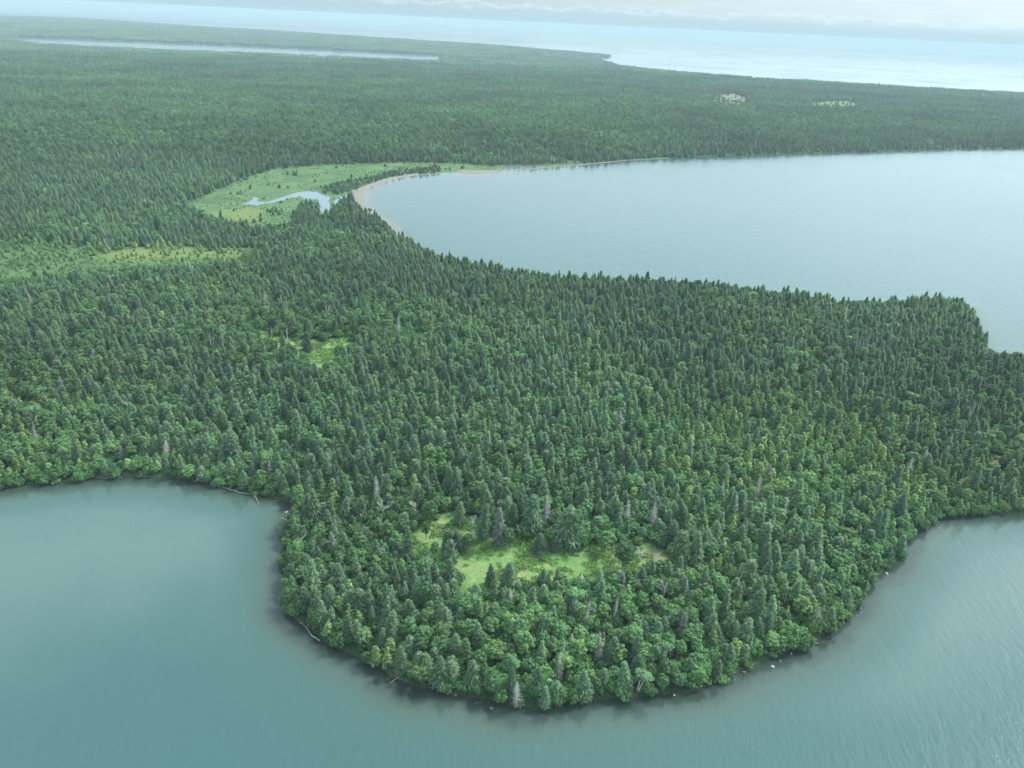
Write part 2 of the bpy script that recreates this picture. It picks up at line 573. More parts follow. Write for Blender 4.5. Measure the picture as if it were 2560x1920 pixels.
def soft(pg, w_, x=None, y=None):
    x = Xl if x is None else x
    y = Yl if y is None else y
    return 1 - sstep(sdist(pg, x, y) + (fbm(x, y, 9, 21) - 0.5) * w_ * 1.5, -w_, w_)


a_sand = np.where(inside(SANDZ, Xl, Yl) & (SDl < np.where(inside(CURVE, Xl, Yl), 9.5, 2.6 + 3 * (fbm(Xl, Yl, 40, 66) - .5))), 1.0, 0.0)
a_sand = np.maximum(a_sand, inside(BAR, Xl, Yl) * 1.0)
a_meadow = np.maximum.reduce([soft(MEADOW, 5)] + [soft(g, 4) for g in GLADE])
a_marsh = np.maximum.reduce([soft(MARSH, 6), soft(BOG, 12) * .8, soft(LEDGE, 25)])
a_dry = np.maximum.reduce([soft(MARSH_DRY, 10), soft(BOG_OPEN, 14), soft(PATCH, 10)])
a_brown = np.maximum(soft(BROWN, 10), soft(GT([(1595, 1378), (1650, 1374), (1680, 1388), (1660, 1400), (1600, 1402)]), 2) * .8)

m, b = new_mat('ground_cover')
o = b.n('ShaderNodeOutputMaterial')
ge = b.n('ShaderNodeNewGeometry')
pos = ge.outputs['Position']
A = lambda nm: b.n('ShaderNodeAttribute', attribute_name=nm).outputs['Fac']
nA = b.n('ShaderNodeTexNoise', {'Vector': pos, 'Scale': 0.12, 'Detail': 6.0, 'Roughness': 0.65})
nB = b.n('ShaderNodeTexNoise', {'Vector': pos, 'Scale': 0.9, 'Detail': 5.0, 'Roughness': 0.7})
nC = b.n('ShaderNodeTexNoise', {'Vector': pos, 'Scale': 0.035, 'Detail': 5.0, 'Roughness': 0.6})
floor_c = b.ramp(nA.outputs[0], [(0.3, (0.020, 0.040, 0.020)), (0.55, (0.032, 0.070, 0.028)), (0.8, (0.06, 0.10, 0.035))])
mead_c = b.ramp(b.mrange(nA.outputs[0], 0.25, 0.75), [(0.05, (0.105, 0.24, 0.075)), (0.4, (0.13, 0.24, 0.075)), (0.62, (0.18, 0.275, 0.095)), (0.85, (0.27, 0.29, 0.135)), (1.0, (0.28, 0.23, 0.14))])
mead_c = b.mix(b.mrange(nB.outputs[0], 0.42, 0.62, 0.35, 0.0), mead_c, (0.055, 0.12, 0.045))
marsh_c = b.ramp(b.mrange(nC.outputs[0], 0.25, 0.75), [(0.1, (0.050, 0.105, 0.045)), (0.45, (0.072, 0.140, 0.052)), (0.7, (0.092, 0.160, 0.056)), (1.0, (0.062, 0.120, 0.050))])
nD = b.n('ShaderNodeTexNoise', {'Vector': pos, 'Scale': 0.018, 'Detail': 6.0, 'Roughness': 0.62, 'Distortion': 1.2})
marsh_c = b.mix(b.mrange(nA.outputs[0], 0.5, 0.68, 0, 0.6), marsh_c, (0.045, 0.095, 0.042))
marsh_c = b.mix(b.mrange(nD.outputs[0], 0.52, 0.60, 0, 0.6), marsh_c, (0.040, 0.085, 0.038))
dry_c = b.mix(b.mrange(nA.outputs[0], 0.35, 0.65), (0.105, 0.160, 0.050), (0.14, 0.175, 0.058))
sand_c = b.mix(b.mrange(nB.outputs[0], 0.3, 0.7), (0.160, 0.148, 0.130), (0.225, 0.205, 0.180))
bed_c = b.mix(b.mrange(nA.outputs[0], 0.35, 0.65), (0.035, 0.034, 0.027), (0.06, 0.055, 0.04))
c = b.mix(A('marsh'), floor_c, marsh_c)
c = b.mix(A('dry'), c, dry_c)
c = b.mix(A('meadow'), c, mead_c)
c = b.mix(A('brown'), c, (0.155, 0.14, 0.105))
shore = b.mrange(A('shore'), -0.1, 0.5)
c = b.mix(shore, bed_c, c)
c = b.mix(A('sand'), c, sand_c)
bp = b.n('ShaderNodeBump', {'Height': nB.outputs[0], 'Strength': 0.8, 'Distance': 0.5})
p = b.n('ShaderNodeBsdfPrincipled', {'Base Color': c, 'Roughness': 0.9, 'Normal': bp.outputs[0], 'Specular IOR Level': 0.2})
m.node_tree.links.new(p.outputs[0], o.inputs[0])
M_GROUND = m
gr = link('ground', grid_mesh('ground', X, Y, Z, M_GROUND, {'sand': a_sand, 'meadow': a_meadow, 'marsh': a_marsh, 'dry': a_dry, 'brown': a_brown, 'shore': SDl}, nland))
tag(gr, kind='structure')

# water: body colour by depth (lake bed showing near the shore), rippled surface
pond_a = np.zeros(X.shape, np.float32)
for W in PONDS[:4]:
    pond_a = np.maximum(pond_a, (sdist(W, X, Y) < 6) * 1.0)
pond_a = np.maximum(pond_a, (sdist(W3, X, Y) < 60) * 1.0)
SHEEN1 = poly([(-300, 1130), (0, 1085), (300, 1070), (520, 1090), (590, 1160), (480, 1240), (250, 1300), (0, 1400), (-300, 1450)])
SHEEN2 = poly([(1990, 1190), (2120, 1140), (2500, 1120), (2500, 1400), (2212, 1420), (1950, 1500), (1750, 1480), (1900, 1330)])


def softw(pg, w_):
    return (1 - sstep(sdist(pg, X, Y) + (fbm(X, Y, 40, 31) - .5) * w_, -w_, w_)) * sstep(-SD, 9, 26)


sheen = np.maximum(softw(SHEEN1, 36), softw(SHEEN2, 25) * .9)
sandbed = inside(SANDZ, X, Y) * (SD < 0) * (1 - sstep(-SD, 0, 12))
m, b = new_mat('lake_water')
o = b.n('ShaderNodeOutputMaterial')
ge = b.n('ShaderNodeNewGeometry')
pos = ge.outputs['Position']
dep = b.m('MULTIPLY', b.n('ShaderNodeAttribute', attribute_name='shore').outputs['Fac'], -1.0)
nW = b.n('ShaderNodeTexNoise', {'Vector': pos, 'Scale': 0.03, 'Detail': 4.0})
nw2 = b.n('ShaderNodeTexNoise', {'Vector': pos, 'Scale': 0.25, 'Detail': 4.0})
dd = b.m('ADD', dep, b.m('MULTIPLY', b.m('SUBTRACT', nW.outputs[0], 0.5), 10.0))
dd = b.m('ADD', dd, b.m('MULTIPLY', b.m('SUBTRACT', nw2.outputs[0], 0.5), 3.0))
body = b.ramp(b.m('DIVIDE', dd, 44.0, clamp=True), [(0.0, (0.020, 0.026, 0.018)), (0.07, (0.028, 0.042, 0.033)), (0.16, (0.048, 0.080, 0.062)),
                                        (0.27, (0.044, 0.092, 0.080)), (0.5, (0.038, 0.092, 0.088)), (1.0, (0.037, 0.092, 0.093))])
AT = lambda nm: b.n('ShaderNodeAttribute', attribute_name=nm).outputs['Fac']
body = b.mix(AT('sheen'), body, (0.086, 0.142, 0.126))  # bright reflections on the bays painted as pale patches of body colour
body = b.mix(AT('sandbed'), body, (0.11, 0.125, 0.11))
body = b.mix(b.m('MULTIPLY', AT('pond'), 0.8), body, (0.13, 0.19, 0.235))  # pale blue of the reflected sky put into the still water's body colour
nP = b.n('ShaderNodeTexNoise', {'Vector': pos, 'Scale': 0.004, 'Detail': 3.0})
body = b.mix(b.mrange(nP.outputs[0], 0.35, 0.65, 0, 0.3), body, (0.056, 0.115, 0.108))


def stretched(rot, sx, sy, scale, detail, seed=0.0, rough=0.6):
    mp = b.n('ShaderNodeMapping', {0: pos, 1: (seed, seed, 0), 2: (0, 0, R_(rot)), 3: (sx, sy, 1)})
    return b.n('ShaderNodeTexNoise', {'Vector': mp.outputs[0], 'Scale': scale, 'Detail': detail, 'Roughness': rough, 'Distortion': 0.25}).outputs[0]


wv = b.m('ADD', b.m('MULTIPLY', stretched(-50, 1.0, 0.30, 0.42, 4.0), 1.25), b.m('MULTIPLY', stretched(-38, 1.0, 0.42, 1.05, 4.0, 5.0), 0.50))
wv = b.m('ADD', wv, b.m('MULTIPLY', stretched(20, 1.0, 0.5, 0.16, 2.0, 9.0), 0.8))
gust = b.n('ShaderNodeTexNoise', {'Vector': pos, 'Scale': 0.0022, 'Detail': 4.0, 'Roughness': 0.6})
sepp = b.n('ShaderNodeSeparateXYZ', {0: pos})
lee = b.mrange(sepp.outputs[0], -120.0, 120.0, 0.70, 1.0, True)        # the left bay lies in the lee of the point
calm = b.m('MULTIPLY', b.mrange(gust.outputs[0], 0.35, 0.62, 0.55, 1.25), lee)
calm = b.m('MULTIPLY', calm, b.mrange(b.n('ShaderNodeAttribute', attribute_name='pond').outputs['Fac'], 0, 1, 1.0, 0.12))
calm = b.m('MULTIPLY', calm, b.mrange(dep, 0.0, 45.0, 0.3, 1.0))
bp = b.n('ShaderNodeBump', {'Height': wv, 'Strength': calm, 'Distance': 0.30})
dif = b.n('ShaderNodeBsdfDiffuse', {'Color': body, 'Normal': bp.outputs[0]})
rgh = b.mrange(calm, 0.1, 1.0, 0.08, 0.20)
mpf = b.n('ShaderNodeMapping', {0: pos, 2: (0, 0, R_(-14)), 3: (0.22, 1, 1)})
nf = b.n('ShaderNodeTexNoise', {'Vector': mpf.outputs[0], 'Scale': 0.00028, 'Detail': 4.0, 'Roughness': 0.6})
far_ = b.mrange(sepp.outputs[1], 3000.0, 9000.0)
cloud_shade = b.m('MULTIPLY', far_, b.mrange(nf.outputs[0], 0.46, 0.58, 0, 1, True))
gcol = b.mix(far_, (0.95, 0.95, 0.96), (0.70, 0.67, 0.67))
gcol = b.mix(cloud_shade, gcol, (0.46, 0.54, 0.64))  # dark cloud-shadow bands painted into the far lake's gloss tint
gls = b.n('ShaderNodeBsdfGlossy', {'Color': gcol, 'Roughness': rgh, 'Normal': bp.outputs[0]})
fr = b.n('ShaderNodeFresnel', {'IOR': 1.40, 'Normal': bp.outputs[0]})
frf = b.m('MULTIPLY', fr.outputs[0], 1.0, clamp=True)
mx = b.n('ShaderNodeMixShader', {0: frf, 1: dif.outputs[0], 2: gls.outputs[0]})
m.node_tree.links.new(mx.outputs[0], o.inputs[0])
M_WATER = m
wt = link('water', grid_mesh('water', X, Y, np.zeros_like(X), M_WATER, {'shore': SD, 'pond': pond_a, 'sheen': sheen, 'sandbed': sandbed}, len(r_list)))
tag(wt, kind='structure')

# ------------------------------------------------------------------ tree builders
TAU = 2 * math.pi


def spruce_parts(seed, h, rad, sparse=1.0, dead=False, narrow=1.0):
    rg = np.random.default_rng(seed)
    tr = Geo()
    lean = rg.normal(0, 0.022, 2)
    hs = np.linspace(0, 1, 6)
    pts = np.stack([lean[0] * h * hs ** 2, lean[1] * h * hs ** 2, h * hs], 1)
    tr.tube(pts, 0.17 * (h / 14) * (1 - hs) + 0.02, 6)
    cr = Geo()
    tiers = int(h * 1.9)
    expo = rg.uniform(0.46, 0.80)
    flag, fa = rg.uniform(0, .38), rg.uniform(0, TAU)
    base = 0.10 if not dead else 0.15
    for k in range(tiers):
        t = base + (1 - base) * (k + rg.uniform(-.3, .3)) / tiers
        t = min(max(t, 0.05), 0.985)
        R = rad * narrow * (1 - t) ** expo * rg.uniform(0.70, 1.18) + 0.20
        if t < 0.25:
            R *= 0.75 + t
        nb = int(rg.integers(7, 11)) if R > 0.7 else 5
        nb = max(4, int(nb * sparse))
        z0 = t * h
        cxy = np.array([lean[0] * h * t * t, lean[1] * h * t * t])
        a0 = rg.uniform(0, TAU)
        for i in range(nb):
            a = a0 + TAU * (i + rg.uniform(-.28, .28)) / nb
            L = R * rg.uniform(0.66, 1.22) * (1 + flag * math.cos(a - fa))
            d = np.array([math.cos(a), math.sin(a), 0])
            sde = np.array([-d[1], d[0], 0])
            c0 = np.array([cxy[0], cxy[1], z0])
            droop = (0.20 + 0.30 * (1 - t)) * L
            p1 = c0 + d * L * 0.5 + [0, 0, -droop * 0.22]
            p2 = c0 + d * L + [0, 0, -droop + 0.10 * L]
            if dead:
                wd = 0.035
                q = [[c0 - sde * wd, c0 + sde * wd, p1 + sde * wd, p1 - sde * wd], [p1 - sde * wd, p1 + sde * wd, p2 + sde * wd * .5, p2 - sde * wd * .5]]
                for s_ in (-1, 1):
                    for f in (0.4, 0.65, 0.85):
                        e = c0 + (p2 - c0) * f
                        g = e + d * L * 0.22 + sde * s_ * L * 0.28 + [0, 0, -0.22 * L]
                        q.append([e, e + [0, 0, 0.05], g + [0, 0, 0.03], g])
                cr.quads(np.array(q))
                continue
            wd = 0.26 * L + 0.16
            up = np.array([0, 0, 0.05 * L + .05])
            dn = np.array([0, 0, -0.14 * L - 0.05])
            q = [[c0 + up, p1 + sde * wd + dn, p2, p1 + up * .6],
                 [c0 + up, p1 + up * .6, p2, p1 - sde * wd + dn]]
            for s_ in (-1, 1):
                for f in (0.45, 0.78):
                    e = c0 + (p2 - c0) * f + up * .4
                    g = e + d * L * 0.24 + sde * s_ * (0.34 * L * (1.1 - f) + 0.12) + [0, 0, -0.16 * L - .05]
                    ww = 0.10 * L + 0.07
                    q.append([e - d * ww, g - d * ww * .4, g + d * ww, e + d * ww + up * .5])
            cr.quads(np.array(q) + rg.normal(0, 0.035, (len(q), 4, 3)))
    if not dead:
        top = np.array([lean[0] * h, lean[1] * h, h])
        for a in (0, 1.05, 2.1):
            d = np.array([math.cos(a), math.sin(a), 0]) * 0.12
            cr.quads(np.array([[top - d - [0, 0, .7], top + d - [0, 0, .7], top + d * .2 + [0, 0, .35], top - d * .2 + [0, 0, .35]]]))
    return tr, cr


def lump_crown(rg, cr, c, rx, rz, nl, per, lr, size, low=-0.35, jit=0.45, cone=0.0):
    """crown of leafy lumps set over an uneven ellipsoid (or, with cone, a rounded cone)"""
    i = np.arange(nl) + rg.uniform(0, 1)
    zz = 1 - (1 - low) * (i + 0.3) / nl
    ph = i * 2.39996 + rg.normal(0, 0.35, nl)
    rr = np.sqrt(np.clip(1 - zz ** 2, 0, 1))
    if cone:
        u = (zz - low) / (1 - low)
        rr = (1 - u) ** 0.75 * 1.0 + 0.05
    D = np.stack([rr * np.cos(ph), rr * np.sin(ph), zz], 1)
    amp = rg.uniform(0.58, 1.12, (nl, 1))
    LC = c + D * np.array([rx, rx, rz]) * amp * (1 - lr * 0.55)
    for k in range(nl):
        r = lr * rx * rg.uniform(0.6, 1.3) * (0.6 + 0.4 * rr[k] if cone else 1)
        d = unit(rg.normal(size=(per, 3)) + D[k] * 0.9 + [0, 0, 0.35])
        C = LC[k] + d * r * rg.uniform(0.72, 1.04, (per, 1)) * [1, 1, 0.85]
        cr.quads(cards(C, d + rg.normal(0, jit, (per, 3)), size, rg))
    # leaves inside, so that the crown is not hollow
    n = nl * 6
    d = unit(rg.normal(size=(n, 3)))
    C = c + d * np.array([rx, rx, rz]) * 0.62 * rg.uniform(0.5, 1, (n, 1))
    if cone:
        zf = np.clip((C[:, 2] - (c[2] + low * rz)) / ((1 - low) * rz), 0, 1)
        C[:, :2] = c[:2] + (C[:, :2] - c[:2]) * (1.15 - zf)[:, None]
    cr.quads(cards(C, d, size * 2.0, rg))


def broad_parts(seed, h, rad, fill=1.0, lowbase=0.32):
    rg = np.random.default_rng(seed)
    tr, cr = Geo(), Geo()
    hb = h * lowbase
    rz = (h - hb) / 2 * 1.05
    c = np.array([rg.normal(0, .25), rg.normal(0, .25), h - rz])
    hs = np.linspace(0, 1, 5)
    tr.tube(np.stack([c[0] * hs, c[1] * hs, hs * h * 0.62], 1), 0.20 * h / 11 * (1 - hs * 0.6), 7)
    for k in range(5):
        a = rg.uniform(0, TAU)
        z0 = h * rg.uniform(0.25, 0.45)
        e = c + np.array([math.cos(a) * rad * .6, math.sin(a) * rad * .6, rg.uniform(-.1, .5) * rz])
        s0 = np.array([c[0] * .4, c[1] * .4, z0])
        mid = (s0 + e) / 2 + [0, 0, -0.3]
        tr.tube([s0, mid, e], [0.09, 0.06, 0.025], 5)
    # two or three overlapping heads rather than a ball
    lump_crown(rg, cr, c, rad, rz, int(34 * fill), 56, 0.34, 0.40)
    for k in range(int(rg.integers(1, 4))):
        a = rg.uniform(0, TAU)
        c2 = c + np.array([math.cos(a) * rad * .62, math.sin(a) * rad * .62, rg.uniform(-.45, .25) * rz])
        lump_crown(rg, cr, c2, rad * .55, rz * .55, int(14 * fill), 44, 0.42, 0.38)
    return tr, cr


def birch_parts(seed, h, rad):
    rg = np.random.default_rng(seed)
    tr, cr = Geo(), Geo()
    for s_ in range(int(rg.integers(1, 4))):
        a = rg.uniform(0, TAU)
        e = np.array([math.cos(a) * rad * .55 * (s_ > 0), math.sin(a) * rad * .55 * (s_ > 0), h * rg.uniform(0.84, 0.95)])
        e[:2] += rg.normal(0, .5, 2)
        b0 = np.array([e[0] * .12, e[1] * .12, 0])
        mid = b0 * .4 + e * .5 + [0, 0, 0.1]
        tr.tube([b0, mid * [0.8, .8, 1], e], [0.17, 0.13, 0.06], 6)
        for q in range(4):
            a2 = rg.uniform(0, TAU)
            s0 = b0 + (e - b0) * rg.uniform(0.5, 0.85)
            tr.tube([s0, s0 + [math.cos(a2) * 1.1, math.sin(a2) * 1.1, 1.3]], [0.06, 0.03], 4)
        lump_crown(rg, cr, e - [0, 0, .4], rad * rg.uniform(.55, .75), h * .13, 13, 42, 0.5, 0.44, low=-0.5)
        if rg.random() < .6:
            lump_crown(rg, cr, b0 * .3 + e * .7 + [rg.normal(0, .6), rg.normal(0, .6), 0], rad * .45, h * .08, 7, 26, 0.5, 0.42)
    return tr, cr


def cedar_parts(seed, h, rad):
    rg = np.random.default_rng(seed)
    tr, cr = Geo(), Geo()
    tr.tube([[0, 0, 0], [0.05, 0, h * .5], [0, 0.05, h * .93]], [0.2, 0.13, 0.03], 6)
    lump_crown(rg, cr, np.array([0, 0, h * .36]), rad, h * .64, 40, 34, 0.42, 0.40, low=-0.45, jit=0.5, cone=1.0)
    return tr, cr


def snag_parts(seed, h):
    """bare dead hardwood: trunk and forked limbs"""
    rg = np.random.default_rng(seed)
    tr, cr = Geo(), Geo()
    tr.tube([[0, 0, 0], [.1, 0, h * .4], [.25, .1, h * .7]], [0.2, .16, .1], 6)
    for k in range(9):
        a = rg.uniform(0, TAU)
        z = h * rg.uniform(.4, .7)
        L = h * rg.uniform(.18, .38)
        d = np.array([math.cos(a) * .65, math.sin(a) * .65, .75])
        s0 = np.array([.1 + .15 * z / h, .05, z])
        e = s0 + d * L
        cr.tube([s0, e], [0.09, 0.035], 4)
        for j in range(4):
            s1 = s0 + d * L * rg.uniform(.4, .95)
            a2 = a + rg.normal(0, .9)
            cr.tube([s1, s1 + np.array([math.cos(a2), math.sin(a2), .7]) * L * .35], [0.05, 0.02], 3)
    return tr, cr


def stick_parts(seed, h):
    rg = np.random.default_rng(seed)
    tr, cr = Geo(), Geo()
    tr.tube([[0, 0, 0], [rg.normal(0, .2), rg.normal(0, .2), h * .5], [rg.normal(0, .4), rg.normal(0, .4), h]], [0.19, .14, .06], 6)
    for k in range(7):
        a = rg.uniform(0, TAU)
        z = h * rg.uniform(.4, .9)
        L = rg.uniform(.4, 1.1)
        cr.tube([[0, 0, z], [math.cos(a) * L, math.sin(a) * L, z + L * .2]], [0.05, .02], 3)
    return tr, cr


def shrub_parts(seed, h, rad):
    rg = np.random.default_rng(seed)
    tr, cr = Geo(), Geo()
    for k in range(4):
        a = rg.uniform(0, TAU)
        tr.tube([[0, 0, 0], [math.cos(a) * rad * .5, math.sin(a) * rad * .5, h * .6]], [0.06, .02], 4)
    lump_crown(rg, cr, np.array([0, 0, h * .5]), rad, h * .5, 13, 44, 0.48, 0.36, low=-0.3)
    return tr, cr


PROTO = {}
pc_all = {}


def proto(kind, items, mats, crown_name='crown'):
    """items: list of (trunk Geo, crown Geo, nominal height)"""
    L = []
    col_ = bpy.data.collections.new(kind + '_sources')
    for k, (tr, cr, h) in enumerate(items):
        g = Geo()
        for src, mi in ((tr, 0), (cr, 1)):
            for V, Fq, M_ in zip(src.V, src.F, src.M):
                g.quads(V.reshape(-1, 4, 3), mi)
        joined = g.mesh('%s_%02d' % (kind, k), mats)
        o = bpy.data.objects.new('%s_%02d' % (kind, k), joined)
        col_.objects.link(o)
        L.append({'trunk': tr.mesh(kind + '_trunk', [mats[0]]), 'crown': cr.mesh(kind + '_crown', [mats[1]]), 'h': h})
    PROTO[kind] = L
    pc_all[kind] = col_


proto('spruce', [(*spruce_parts(10 + k, h, r), h) for k, (h, r) in enumerate([(14, 2.9), (15, 3.0), (12.5, 2.8), (16, 2.6), (13, 3.2), (15, 2.4), (11, 2.9), (17, 2.8), (14, 2.2), (12, 3.3)])], [M_BARK, M_SPRUCE])
proto('thin_spruce', [(*spruce_parts(30 + k, h, r, sparse=.8), h) for k, (h, r) in enumerate([(14, 1.7), (12, 1.6), (15, 1.9)])], [M_BARK, M_SPRUCE])
proto('cedar', [(*cedar_parts(50 + k, h, r), h) for k, (h, r) in enumerate([(11, 1.7), (12, 1.6), (10, 1.9), (12.5, 2.0)])], [M_BARK, M_CEDAR])
proto('broadleaf', [(*broad_parts(70 + k, h, r, lowbase=lb), h) for k, (h, r, lb) in enumerate([(10, 2.2, .2), (11.5, 2.1, .2), (9, 2.5, .15), (12.5, 2.4, .25), (11, 1.8, .15), (11, 2.9, .25), (12, 2.0, .2), (10, 1.9, .15)])], [M_BARK, M_LEAF])
proto('birch', [(*birch_parts(90 + k, h, r), h) for k, (h, r) in enumerate([(14, 2.7), (13, 2.4), (15, 3.0)])], [M_WHITE, M_BIRCHL])
proto('dead_spruce', [(*spruce_parts(110 + k, h, r, sparse=.8, dead=True), h) for k, (h, r) in enumerate([(13, 1.8), (14, 2.1), (11, 1.9)])], [M_DEAD, M_DEAD])
proto('dying_spruce', [(*spruce_parts(120 + k, h, r, sparse=.6), h) for k, (h, r) in enumerate([(13, 1.8), (12, 1.6)])], [M_DEAD, M_DEADB])
proto('snag', [(*snag_parts(130 + k, h), h) for k, h in enumerate([11, 9])], [M_DEAD, M_DEAD])
proto('bare_stick', [(*stick_parts(140 + k, h), h) for k, h in enumerate([9, 7])], [M_WHITE, M_DEAD])
proto('shrub', [(*shrub_parts(150 + k, h, r), h) for k, (h, r) in enumerate([(3.2, 2.0), (2.6, 1.8), (3.8, 2.1), (2.2, 2.2)])], [M_BARK, M_SHRUB])
proto('rust_spruce', [(*spruce_parts(160, 11, 2.6), 11)], [M_BARK, M_RED])


# far-off patches of forest: 50 m squares of many small, simple trees
def far_tree(g, x, y, h, rad, conif, rg, m):
    n = 5
    if conif:
        prof = [(0.15, .95), (0.45, .7), (0.75, .35), (1.0, 0.02)]
    else:
        prof = [(0.35, .6), (0.6, 1.0), (0.82, .8), (0.97, .32), (1.0, .02)]
    a = np.arange(n) / n * TAU + rg.uniform(0, 1)
    rings_ = [np.stack([x + np.cos(a) * rad * f * rg.uniform(.75, 1.2, n), y + np.sin(a) * rad * f * rg.uniform(.75, 1.2, n),
                        np.full(n, h * z) + rg.normal(0, .25, n)], 1) for z, f in prof]
    q = []
    for i in range(len(prof) - 1):
        for j in range(n):
            j2 = (j + 1) % n
            q.append([rings_[i][j], rings_[i][j2], rings_[i + 1][j2], rings_[i + 1][j]])
    g.quads(np.array(q), m)


col_far = bpy.data.collections.new('far_sources')
M_FARL = leaf_mat('far_leaves', [(0.0, (0.059, 0.139, 0.075)), (0.5, (0.079, 0.169, 0.078)), (1.0, (0.109, 0.205, 0.085))], trans=0.2)
for k, fc in enumerate([0.15, 0.15, 0.5, 0.5, 0.88, 0.88]):
    rg = np.random.default_rng(200 + k)
    g = Geo()
    s = 5.4
    for i in range(10):
        for j in range(10):
            x = (i - 4.5 + rg.uniform(-.5, .5)) * s
            y = (j - 4.5 + rg.uniform(-.5, .5)) * s
            cf = rg.random() < fc
            if cf:
                far_tree(g, x, y, rg.uniform(9, 17), rg.uniform(1.9, 2.7), True, rg, 0)
            else:
                far_tree(g, x, y, rg.uniform(9, 14), rg.uniform(3.0, 4.6), False, rg, 1)
    o = bpy.data.objects.new('far_%02d' % k, g.mesh('far_%02d' % k, [M_SPRUCE, M_FARL]))
    col_far.objects.link(o)


def tilt_of(rz):
    rz = np.asarray(rz, float)
    return np.stack([.055 * np.sin(rz * 37), .055 * np.sin(rz * 53 + 1), rz], -1)


def stuff(name, label, cat, P3, rz, sc, ix, col_, tilt=1.0):
    """one object whose points carry instances of the source plants"""
    me = bpy.data.meshes.new(name)
    n = len(P3)
    me.vertices.add(n)
    me.vertices.foreach_set('co', np.asarray(P3, np.float32).ravel())
    for an, tp, arr in (('ix', 'INT', ix),):
        a = me.attributes.new(an, tp, 'POINT')
        a.data.foreach_set('value', np.asarray(arr, np.int32 if tp == 'INT' else np.float32))
    a = me.attributes.new('scl', 'FLOAT_VECTOR', 'POINT')
    sc = np.asarray(sc, np.float32)
    if sc.ndim == 1:
        sc = np.stack([sc, sc, sc], 1)
    a.data.foreach_set('vector', sc.ravel())
    a = me.attributes.new('rot', 'FLOAT_VECTOR', 'POINT')
    a.data.foreach_set('vector', (tilt_of(rz) * [tilt, tilt, 1]).astype(np.float32).ravel())
    o = link(name, me)
    tag(o, label, cat, kind='stuff')
    ng = bpy.data.node_groups.new(name, 'GeometryNodeTree')
    ng.interface.new_socket('Geometry', in_out='INPUT', socket_type='NodeSocketGeometry')
    ng.interface.new_socket('Geometry', in_out='OUTPUT', socket_type='NodeSocketGeometry')
    gi = ng.nodes.new('NodeGroupInput')
    go = ng.nodes.new('NodeGroupOutput')
    iop = ng.nodes.new('GeometryNodeInstanceOnPoints')
    ci = ng.nodes.new('GeometryNodeCollectionInfo')
    ci.inputs[0].default_value = col_
    ci.inputs['Separate Children'].default_value = True
    ci.inputs['Reset Children'].default_value = True

    def na(nm, tp):
        k = ng.nodes.new('GeometryNodeInputNamedAttribute')
        k.data_type = tp
        k.inputs[0].default_value = nm
        return [s_ for s_ in k.outputs if s_.enabled and s_.name == 'Attribute'][0]
    L = ng.links
    L.new(gi.outputs[0], iop.inputs['Points'])
    L.new(ci.outputs[0], iop.inputs['Instance'])
    iop.inputs['Pick Instance'].default_value = True
    L.new(na('ix', 'INT'), iop.inputs['Instance Index'])
    L.new(na('rot', 'FLOAT_VECTOR'), iop.inputs['Rotation'])
    L.new(na('scl', 'FLOAT_VECTOR'), iop.inputs['Scale'])
    L.new(iop.outputs[0], go.inputs[0])
    md = o.modifiers.new('scatter', 'NODES')
    md.node_group = ng
    return o


# ------------------------------------------------------------------ where the trees stand
def jitter_grid(s, rmin, rmax, azmax=40):
    n = int(rmax / s) + 2
    ny = np.arange(-2, n)
    out = []
    am = R_(azmax)
    xs = np.arange(-int(rmax * math.sin(am) / s) - 2, int(rmax * math.sin(am) / s) + 3)
    gx, gy = np.meshgrid(xs, ny)
    gx = (gx + rng.uniform(-.46, .46, gx.shape)) * s
    gy = (gy + rng.uniform(-.46, .46, gy.shape)) * s
    r = np.hypot(gx, gy)
    a = np.abs(np.arctan2(gx, gy))
    k = (r >= rmin) & (r < rmax) & (a < am)
    return gx[k], gy[k]


def Zn(pts, z=12.0, k=K):
    return poly(pts, z, k)


# stand types (outlines in the photograph, laid on the canopy)
Z_BROAD = [(Zn([(760, 1350), (900, 1310), (1100, 1290), (1300, 1270), (1500, 1250), (1700, 1260), (1820, 1230), (1900, 1220), (1850, 1330), (1700, 1420), (1500, 1510), (1150, 1540), (900, 1490), (760, 1410)]), .92),
           (Zn([(620, 1140), (690, 1130), (700, 1300), (830, 1440), (700, 1400), (610, 1300)]), .50),
           (Zn([(1460, 1180), (1600, 1060), (1800, 1040), (1960, 1120), (1880, 1260), (1600, 1300)]), .34),
           (Zn([(330, 640), (560, 610), (720, 590), (900, 640), (930, 700), (760, 740), (720, 860), (520, 980), (220, 960), (260, 860), (420, 780)]), .46),
           (Zn([(0, 640), (200, 640), (260, 740), (100, 780), (0, 770)]), .40),
           (Zn([(500, 930), (700, 900), (780, 1010), (680, 1080), (520, 1060)]), .40),
           (Zn([(2080, 950), (2212, 920), (2300, 920), (2300, 1110), (2060, 1115)]), .75),
           (Zn([(900, 1000), (1050, 950), (1300, 960), (1250, 1080), (1000, 1090)]), .22),
           (Zn([(1000, 620), (1250, 640), (1300, 720), (1050, 760), (930, 700)]), .34),
           (Zn([(0, 150), (700, 165), (1300, 170), (1700, 190), (1850, 250), (1700, 290), (1300, 300), (1000, 300), (600, 320), (300, 310), (0, 320)], 14), .80),
           (Zn([(0, 100), (600, 115), (1200, 145), (1600, 180), (1300, 175), (700, 170), (0, 155)], 14), .55),
           (Zn([(1850, 260), (2212, 280), (2400, 280), (2400, 325), (1600, 330), (1400, 300)], 14), .22)]
